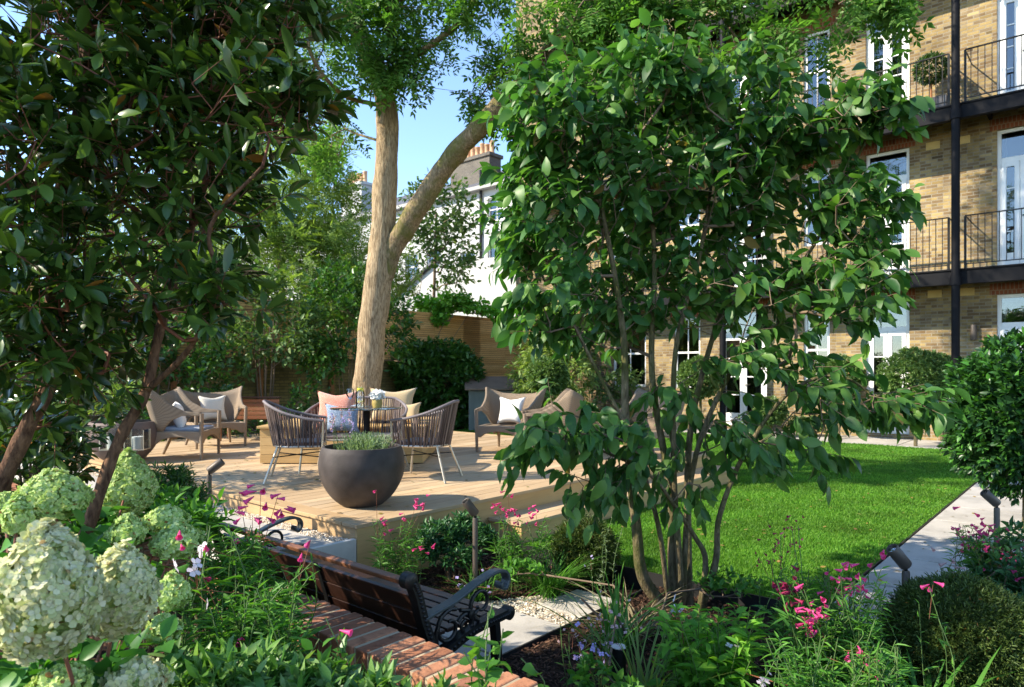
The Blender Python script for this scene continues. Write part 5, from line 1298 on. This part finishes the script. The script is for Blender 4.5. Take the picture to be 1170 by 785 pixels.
for (px, py, D, rx, ry, m_, lab) in heads:
    c = PD(px, py, D); rxm, rzm = rx / F * D * .76, ry / F * D * .80; area = 4 * PI * rxm * rzm; fl = .020 if m_ == 'cream' else .015; n = int(area / (fl * fl) * 1.9)
    d = norm(RNG.normal(0, 1, (n, 3))); taper = 1 - .42 * d[:, 2:3].clip(-.1, 1); lump = 1 + .08 * np.sin(d[:, 0:1] * 9 + px) * np.sin(d[:, 2:3] * 8) + RNG.normal(0, .03, (n, 1))
    P = c + d * np.array([rxm, rxm, rzm]) * np.concatenate([taper * 1.12, taper * 1.12, np.ones((n, 1))], 1) * lump
    N = norm(d + RNG.normal(0, .35, d.shape)); L = np.cross(N, RNG.normal(0, 1, (n, 3)))
    o = leaf_obj('flower_head', P, L, N, fl * RNG.uniform(1.1, 1.75, n), [T_floret()], K[m_], t, B0, smooth=False)
    if lab: o['label'] = lab
    core, dc = ellipsoid_pts(c, (rxm * .78, rxm * .78, rzm * .8), 220, .9); b = MB()
    leaf_obj('flower_head_core', core, norm(RNG.normal(0, 1, dc.shape)), dc, np.full(220, rxm * .3), [T_floret()], K['limefl'], t, B0)
sk = Skel(); arr = []; A = []; Bq = []
for (px, py, D, rx, ry, m_, lab) in heads:
    c = PD(px, py, D); q = catmull([B0 + RNG.normal(0, .08, 3) * np.array([1, 1, 0]), (B0 + c) / 2 + np.array([RNG.normal(0, .05), .05, -.1]), c], 5)
    A += q[:-1]; Bq += q[1:]
V, f, s = frusta(A, Bq, .005, .0045, 6); link_mesh('stem', np_mesh('stem', V - B0, f, s, True), K['redtwig'], t)
cl = [(60, 785, 1.9, 90, 14, .25, 24), (130, 765, 1.95, 60, 14, .2, 14), (100, 640, 2.5, 60, 24, .2, 12), (30, 650, 2.2, 50, 40, .2, 12), (10, 780, 1.8, 60, 20, .2, 14), (170, 660, 2.6, 40, 30, .25, 12), (110, 600, 3.0, 40, 14, .2, 8)]
Cc, Dd = clumps(cl, .1); P, L, N, S, E = twigs(Cc, norm(RNG.normal(0, .6, Cc.shape) + np.array([0, -.3, .2])), .08, 4, .09, 1.2, .25)
leaf_obj('foliage', P, L, N, S, [T_broad(.29, .06, .25), T_broad(.27, .10, .1)], K['hydleaf'], t, B0)

# ---------------------------------------------------------------- flowering perennials
def T_bell(n=6):
    V = []; Fc = []; prof = [(0, .04), (.25, .09), (.6, .16), (.85, .19), (1.0, .30)]
    for x, r in prof:
        for k in range(n): V.append((x, r * math.cos(2 * PI * k / n), r * math.sin(2 * PI * k / n)))
    for i in range(4):
        for k in range(n): Fc.append((i * n + k, i * n + (k + 1) % n, (i + 1) * n + (k + 1) % n, (i + 1) * n + k))
    return np.array(V, float), Fc
BELL = T_bell()
def perennial(label, stems, gz, mat='perennial', leaf=.075, nl=16, spread_base=.12, flowers=(), fsize=.038, fmat='pink', fname='flower_cluster', cat='flowering plant', name='penstemon', tpl=None, bend=.12, sides=.9, group=None, extra=()):
    """stems: (px, py, D) of each stem tip; flowers: tips (px, py, D, count)"""
    tips = np.array([PD(*s) for s in stems]); c = tips.mean(0); base = np.array([c[0], c[1], gz]); t, B0 = plant(name, label, cat, base, group)
    A = []; Bq = []; LP = []; LL = []; LS = []
    for tip in tips:
        off = RNG.normal(0, spread_base * .35, 2); b0 = np.array([base[0] + (tip[0] - base[0]) * .45 + off[0], base[1] + (tip[1] - base[1]) * .45 + off[1], gz])
        mid = (b0 + tip) / 2 + np.array([*RNG.normal(0, bend * .3, 2), .05]); q = catmull([b0, mid, tip], 5); A += q[:-1]; Bq += q[1:]
        H = np.linalg.norm(tip - b0); n = max(6, int(nl * H / .5)); q = np.array(q); ts = RNG.uniform(.12, 1.0, n) * (len(q) - 1)
        i = np.minimum(len(q) - 2, ts.astype(int)); f = (ts - i)[:, None]; P = q[i] * (1 - f) + q[i + 1] * f
        a = RNG.uniform(0, 6.28, n); dr = np.stack([np.cos(a), np.sin(a), RNG.normal(.45, .35, n)], -1)
        LP.append(P); LL.append(norm(dr)); LS.append(leaf * RNG.uniform(.6, 1.25, n) * (1.1 - .5 * (ts / (len(q) - 1)) ** 3))
    V, f, s = frusta(A, Bq, .0022, .0018, 4); link_mesh('stem', np_mesh('stem', V - B0, f, s, True), K['stem'], t)
    P = np.concatenate(LP); leaf_obj('foliage', P, np.concatenate(LL), np.array([0, 0, 1.]) + RNG.normal(0, .4, P.shape), np.concatenate(LS), tpl or NAR, K[mat], t, B0)
    for fl in flowers:
        px, py, D, n = fl[:4]; n = int(n * 1.5 + .5) if len(fl) < 6 and n > 1 else n; c = PD(px, py, D); sp = .012 * math.sqrt(n); P = c + RNG.normal(0, 1, (n, 3)) * np.array([sp, sp, sp * 1.3]) if n > 1 else c[None, :]
        a = RNG.uniform(0, 6.28, n); L = norm(np.stack([np.cos(a), np.sin(a) - .3, RNG.uniform(-.8, -.1, n)], -1))
        tpf = [T_floret()] if (len(fl) > 5 and fl[5] == 'open') else [BELL]
        SZ = fsize * RNG.uniform(.8, 1.15, n); NN = RNG.normal(0, 1, P.shape); mk = K[fl[4] if len(fl) > 4 else fmat]
        if n > 12: leaf_obj('blossom', P, L, NN, SZ, tpf, mk, t, B0)
        else:
            for q in range(n): leaf_obj('flower', P[q:q + 1], L[q:q + 1], NN[q:q + 1], SZ[q:q + 1], tpf, mk, t, B0)
        j = int(np.argmin(np.linalg.norm(tips - c, axis=1)))
    # thin flower stalks to the clusters
    if flowers:
        A = []; Bq = []
        for fl in flowers:
            c = PD(*fl[:3]); j = int(np.argmin(np.linalg.norm(tips - c, axis=1))); m = tips[j] * .8 + base * .2; A += [m]; Bq += [c]
        V, f, s = frusta(A, Bq, .0016, .0011, 4); link_mesh('flower_stalk', np_mesh('flower_stalk', V - B0, f, s, True), K['redtwig'], t)
    return t
def fan(x0, x1, y0, y1, D0, D1, n):
    return [(RNG.uniform(x0, x1), y0 + (y1 - y0) * RNG.uniform(0, 1) ** 1.3, RNG.uniform(D0, D1)) for _ in range(n)]
perennial('tall narrow leaved penstemon between the hydrangea and the bench with pink bells at its tips', fan(225, 300, 596, 660, 2.5, 2.9, 62) + fan(300, 345, 650, 710, 2.4, 2.6, 16) + fan(348, 358, 640, 660, 2.45, 2.5, 3), .30, leaf=.085, nl=26,
          flowers=[(288, 590, 2.7, 5), (318, 565, 2.7, 5), (298, 563, 2.7, 2), (273, 563, 2.75, 1), (355, 617, 2.6, 1), (345, 632, 2.5, 1), (216, 620, 2.4, 2), (217, 673, 2.3, 1), (273, 730, 2.2, 1)], bend=.25)
perennial('low narrow leaved penstemon filling the wall bed below the tall one', fan(195, 340, 668, 745, 2.15, 2.5, 60), .30, leaf=.08, nl=26, flowers=[(271, 731, 2.15, 1), (232, 660, 2.3, 1, 'darkpink')])
perennial('white cosmos like flowers beside the hydrangea', fan(180, 235, 640, 700, 2.4, 2.6, 10), .30, leaf=.05, nl=8, name='white_cosmos', flowers=[(199, 647, 2.35, 1, 'palepet', 'open'), (224, 644, 2.4, 1, 'palepet', 'open'), (222, 652, 2.4, 1, 'palepet', 'open'), (238, 690, 2.3, 1, 'palepet', 'open'), (230, 628, 2.5, 1, 'palepet', 'open')], fsize=.045)
perennial('pink penstemon in front of the deck corner, left of the hebe', fan(425, 485, 592, 635, 4.6, 4.9, 34), -.115, leaf=.08, nl=18, flowers=[(444, 597, 4.7, 3), (487, 572, 4.8, 4), (476, 574, 4.8, 3), (430, 560, 4.6, 1), (485, 623, 4.6, 3), (462, 587, 4.8, 2)])
perennial('pink penstemon against the deck step beside the lawn edge', fan(565, 628, 590, 632, 4.9, 5.2, 42), -.115, leaf=.08, nl=16, flowers=[(571, 580, 5.0, 4), (584, 578, 5.0, 4), (594, 590, 5.0, 4), (612, 587, 5.0, 3), (580, 563, 5.1, 2), (605, 603, 5.0, 2)])
shrub('hebe', 'dense dark green hebe cushion behind the middle spike light', 'shrub', [(505, 618, 5.3, 24, 16, .14, 150), (530, 610, 5.5, 20, 14, .12, 90), (487, 628, 5.1, 14, 12, .12, 44), (550, 620, 5.4, 14, 12, .12, 50), (515, 640, 5.15, 36, 10, .14, 70)], 'hebe', [T_mid(.2)], .05, 9, .07, gz=-.115, up=.8)
def tuft(label, px, D, gz, n, length, mat='perennial', w=.035, name='grass_tuft', lean=.5, group=None, cat='ornamental grass'):
    p = PD(px, 500, D); base = np.array([p[0], p[1], gz]); t, B0 = plant(name, label, cat, base, group)
    P = base + np.stack([RNG.normal(0, .035, n), RNG.normal(0, .035, n), np.zeros(n)], -1); a = RNG.uniform(0, 6.28, n); el = RNG.uniform(.9, 1.45, n)
    L = np.stack([np.cos(a) * np.cos(el), np.sin(a) * np.cos(el), np.sin(el)], -1); N = np.stack([-np.cos(a) * np.sin(el), -np.sin(a) * np.sin(el), np.cos(el)], -1)
    leaf_obj('blade', P, L, N, length * RNG.uniform(.5, 1.15, n), [T_blade(w, lean, 6), T_blade(w, lean * 1.6, 6)], K[mat], t, B0)
    bpy.data.objects[t.children[0].name]['kind'] = 'stuff' if n > 100 else 'thing'
    return t
tuft('fine arching grass tuft beside the penstemon at the lawn edge', 628, 4.9, -.115, 260, .42, 'perennial', .012)
tuft('arching green grass tuft at the end of the bark bed', 545, 4.8, -.115, 130, .30, 'perennial', .014)
tuft('upright green blades beside the dogwood foot', 700, 3.9, -.14, 70, .50, 'perennial', .022, lean=.35)
tuft('loose yellow green grass tuft at the bottom edge, right of the brick wall', 735, 3.15, -.14, 110, .55, 'bg1', .012, lean=.3)
tuft('green strap blades beside the yew mound', 1050, 2.9, -.1, 60, .45, 'perennial', .03)
t = tuft('clump of tall dry grass plumes right of the big trunk', 458, 12.0, .0, 60, .9, 'straw', .012, name='feather_grass', lean=.25)
t = tuft('drooping straw coloured plumes in front of the dogwood foot', 726, 4.2, -.14, 90, .42, 'straw', .012, name='feather_grass', lean=1.0)
perennial('lilac flowering plant at the bottom beside the brick wall', fan(655, 700, 715, 760, 3.0, 3.3, 12), -.14, leaf=.05, nl=10, name='lilac_salvia', flowers=[(668, 740, 3.1, 6, 'lilac', 'open'), (682, 743, 3.1, 6, 'lilac', 'open'), (661, 735, 3.1, 4, 'lilac', 'open'), (694, 746, 3.1, 4, 'lilac', 'open')], fsize=.022)
perennial('dusky pink flat headed flowers leaning over the slab edge', [(690, 716, 3.1), (700, 722, 3.1), (678, 712, 3.1), (650, 722, 3.0), (645, 735, 3.0), (640, 712, 3.0)], -.14, leaf=.04, nl=8, name='sedum', flowers=[(686, 714, 3.1, 26, 'sedum', 'open'), (699, 720, 3.1, 22, 'sedum', 'open'), (655, 722, 3.0, 6, 'sedum', 'open')], fsize=.014)
perennial('small violet flower stems in the bark beyond the bench arm', fan(520, 545, 655, 675, 4.5, 4.7, 6), -.115, leaf=.04, nl=8, name='violet_flower', flowers=[(528, 666, 4.5, 7, 'lilac', 'open'), (553, 655, 4.5, 3, 'lilac', 'open'), (562, 672, 4.4, 4, 'lilac', 'open')], fsize=.020)
perennial('single grey green spire with a curled violet tip before the box ball', [(672, 640, 4.6), (680, 655, 4.6), (690, 610, 4.7), (700, 590, 4.7), (712, 600, 4.7)], -.115, leaf=.035, nl=26, name='veronica', mat='lav', flowers=[(675, 640, 4.6, 3, 'lilac', 'open')], fsize=.016)
perennial('fresh green phlox with pale lilac stars at the bottom right of the dogwood', fan(748, 870, 690, 760, 2.9, 3.5, 64), -.14, 'lime', .085, 18, flowers=[(777, 692, 3.2, 3, 'palepet', 'open'), (775, 703, 3.2, 2, 'palepet', 'open'), (838, 737, 3.0, 2, 'palepet', 'open'), (883, 779, 2.8, 3, 'palepet', 'open'), (900, 783, 2.8, 3, 'palepet', 'open'), (873, 775, 2.8, 2, 'palepet', 'open')], fsize=.034, tpl=[T_mid(.22), T_mid(.18, .05, .3)], name='phlox')
perennial('pink penstemon mass at the corner of lawn and path', fan(885, 1015, 650, 740, 2.9, 3.5, 110), -.12, leaf=.085, nl=18, spread_base=.3, flowers=[(952, 664, 3.2, 4), (968, 658, 3.2, 5), (975, 666, 3.2, 4), (970, 676, 3.2, 3), (926, 686, 3.0, 6), (932, 698, 3.0, 5), (916, 704, 3.0, 2), (934, 706, 3.0, 3), (1001, 637, 3.4, 2), (980, 744, 2.8, 2), (990, 754, 2.8, 2), (1000, 773, 2.7, 1), (910, 676, 3.1, 3, 'darkpink'), (893, 672, 3.1, 5, 'darkpink'), (900, 664, 3.2, 5, 'darkpink')])
perennial('single pink bell stem leaning over the yew mound', [(1062, 672, 3.0), (1050, 690, 3.0), (1070, 700, 3.0)], -.12, leaf=.06, nl=10, flowers=[(1066, 668, 3.0, 2)])
perennial('dark crimson salvia wands leaning over the lawn', [(905, 605, 3.5), (892, 612, 3.5), (880, 640, 3.5), (912, 600, 3.5), (868, 660, 3.5), (900, 625, 3.5)], -.12, leaf=.03, nl=12, name='crimson_salvia', flowers=[(908, 600, 3.5, 5, 'darkpink'), (897, 609, 3.5, 5, 'darkpink'), (888, 620, 3.5, 4, 'darkpink'), (882, 635, 3.5, 4, 'darkpink'), (868, 637, 3.5, 3, 'darkpink'), (903, 612, 3.5, 3)], fsize=.02)
perennial('narrow leaved green mass filling the bottom edge left of the yew mound', fan(870, 1030, 725, 800, 2.5, 2.9, 90), -.12, leaf=.085, nl=18, spread_base=.3)
perennial('bright pink penstemon in front of the path beside the last spike light', fan(1088, 1165, 598, 660, 3.9, 4.5, 66), -.08, leaf=.085, nl=16, spread_base=.3, flowers=[(1105, 604, 4.2, 6), (1118, 606, 4.2, 8), (1130, 602, 4.2, 7), (1112, 612, 4.2, 5), (1096, 607, 4.2, 2), (1124, 616, 4.2, 3), (1144, 625, 4.0, 4), (1149, 632, 4.0, 3), (1122, 634, 4.0, 3), (1160, 640, 3.9, 2), (1168, 618, 3.9, 3), (1084, 648, 3.9, 5, 'sedum'), (1168, 655, 3.8, 2)])
shrub('green_shrub', 'dark leafy shrub at the right edge behind the yew mound', 'shrub', [(1165, 660, 3.9, 36, 44, .3, 160), (1190, 720, 3.6, 40, 50, .3, 120), (1150, 690, 3.9, 26, 26, .2, 60)], 'hebe', [T_mid(.22)], .055, 8, .09, gz=-.1)
# foreground
shrub('variegated_pittosporum', 'low variegated shrub with cream edged leaves along the bottom edge by the coping', 'shrub', [(400, 812, 2.0, 60, 14, .12, 60), (330, 802, 2.0, 40, 18, .12, 44), (475, 828, 1.95, 46, 12, .10, 34), (525, 842, 1.9, 36, 10, .08, 16), (375, 792, 2.05, 22, 8, .08, 12)], 'variegated', [T_broad(.20, .05, .15), T_broad(.18, .07, .05)], .062, 9, .07, gz=.30, up=.9, twm='stem', stems=9, stem_r=.004)
shrub('silver_leaved_shrub', 'low dark shrub with grey edged leaves at the bottom below the penstemon', 'shrub', [(270, 790, 2.0, 55, 14, .12, 46), (215, 790, 2.0, 40, 14, .12, 26)], 'variegated', [T_broad(.17, .05, .15)], .07, 8, .07, gz=.30, up=.7, twm='stem', stems=5, stem_r=.004)
perennial('single pink bell flower standing above the coping bricks', [(372, 705, 2.1), (388, 722, 2.1), (365, 730, 2.1)], .30, leaf=.06, nl=6, flowers=[(388, 720, 2.05, 1), ], fsize=.045, tpl=[T_mid(.3)])
perennial('young sprig with lobed leaves rising in front of the bench end', [(558, 700, 2.1), (563, 690, 2.1), (545, 730, 2.05), (575, 718, 2.1), (595, 752, 2.1), (530, 745, 2.0), (560, 745, 2.0)], .30, 'perennial', .062, 12, name='young_sprig', cat='plant', tpl=[T_mid(.42), T_mid(.36, .1, .3)])
# lavender in the bowl, greenery in the far bowl
base = np.array([POT[0], POT[1], DECK + .43]); t, B0 = plant('lavender', 'grey green lavender mound growing in the charcoal bowl', 'plant', base)
n = 420; P = base + np.stack([RNG.normal(.03, .07, n).clip(-.18, .20), RNG.normal(0, .09, n).clip(-.25, .25), np.zeros(n)], -1); dd = norm(np.stack([(P[:, 0] - base[0]) * 3, (P[:, 1] - base[1]) * 3, np.ones(n)], -1) + RNG.normal(0, .18, (n, 3)))
P1, L, N, S, E = twigs(P, dd, .14, 16, .030, .55, -.05, .05); leaf_obj('foliage', P1, L, N, S, [T_mid(.12, .01, .05)], K['lav'], t, B0)
V, f, s = frusta(P, E, .0014, .001, 4); link_mesh('stem', np_mesh('stem', V - B0, f, s, True), K['stem'], t)
n = 16; a = RNG.uniform(-.26, -.02, n); Pf = base + np.stack([a, RNG.normal(0, .06, n), np.full(n, .05)], -1); Ef = Pf + np.stack([RNG.normal(-.03, .02, n), np.zeros(n), RNG.uniform(.20, .34, n)], -1)
V, f, s = frusta(Pf, Ef, .0014, .001, 4); link_mesh('flower_stalk', np_mesh('flower_stalk', V - B0, f, s, True), K['stem'], t)
for i in range(n):
    m = 14; q = Ef[i] + np.stack([RNG.normal(0, .006, m), RNG.normal(0, .006, m), RNG.uniform(-.07, .01, m)], -1); leaf_obj('flower_spike', q, norm(RNG.normal(0, 1, (m, 3))), RNG.normal(0, 1, (m, 3)), np.full(m, .016), [T_mid(.35)], K['sedum' if i % 2 else 'lilac'], t, B0)
shrub('potted_shrub', 'light green leafy plant growing in the far left bowl', 'plant', [(140, 462, 9.0, 26, 16, .25, 80), (125, 468, 9.0, 16, 10, .2, 30)], 'bg1', [T_mid(.25)], .075, 8, .12, gz=DECK + .42, base=(PL[0], PL[1], DECK + .42), up=.6)
shrub('dwarf_conifer', 'bright green feathery mound behind the hydrangea heads beside the gravel', 'shrub', [(185, 560, 4.6, 26, 18, .25, 130), (205, 578, 4.5, 24, 16, .2, 90), (165, 578, 4.4, 20, 20, .2, 70)], 'laurel', [T_mid(.12)], .05, 12, .08, gz=-.0, up=.8)
shrub('leafy_groundcover', 'low green leaves filling the bed between hydrangea and deck', 'shrub', [(150, 600, 3.9, 50, 24, .4, 110), (215, 605, 3.8, 30, 18, .25, 50), (90, 610, 3.6, 60, 30, .4, 100)], 'perennial', [T_mid(.25)], .07, 8, .09, gz=.0, up=.8)
shrub('low_perennial', 'low dark leaves creeping over the bark near the dogwood foot', 'plant', [(830, 672, 4.4, 40, 8, .2, 30), (600, 655, 4.7, 26, 6, .12, 22), (690, 780, 2.9, 40, 10, .15, 20)], 'perennial', [T_mid(.3)], .05, 6, .06, gz=-.12, up=1)
# far house base planting and dark shrubs closing the left background
for i, (px, D, ht) in enumerate(((905, 15.9, .6), (930, 15.8, .5), (860, 16.4, .5))):
    c = PD(px, 500, D); shrub('terrace_plant', ['low leafy plant by the house wall right of the hidden door', 'low leafy plant by the house wall nearest the bay tree', 'low leafy plant under the ground floor window'][i], 'plant', [(px, 488, D, 16, 10, .3, 50)], 'bg2', [T_mid(.27)], .09, 7, .15, gz=0.0)
# fallen leaves
n = 800; u = RNG.uniform(-.4, 11, n); v = RNG.uniform(-3.6, 7, n); z = np.where((u > 0) & (u < 6) & (v > 0), DECK + .004, np.where(v < -2.88, .016, .03)); ok = ~((v < 0) & (v > -.42)) & ((u > 1.4) | (v > 0)) & ~((u < 0))
P = np.stack([C0[0] + u * CU - v * CV, C0[1] + u * CV + v * CU, z], -1)[ok]; a = RNG.uniform(0, 6.28, len(P))
V, f, s = leaves_arrays(P, np.stack([np.cos(a), np.sin(a), np.zeros(len(P))], -1), np.array([0, 0, 1.]) + RNG.normal(0, .15, P.shape), RNG.uniform(.025, .06, len(P)), T_mid(.3, .05, -.1))
o = link_mesh('fallen_leaves', np_mesh('fallen_leaves', V, f, s, True), leaf_mat('fallen leaves', [(.25, .20, .04), (.30, .16, .05), (.16, .20, .04), (.20, .10, .04)], .6, .1)); tag(o, kind='stuff')
print('verts', sum(len(o.data.vertices) for o in bpy.data.objects if o.type == 'MESH'))
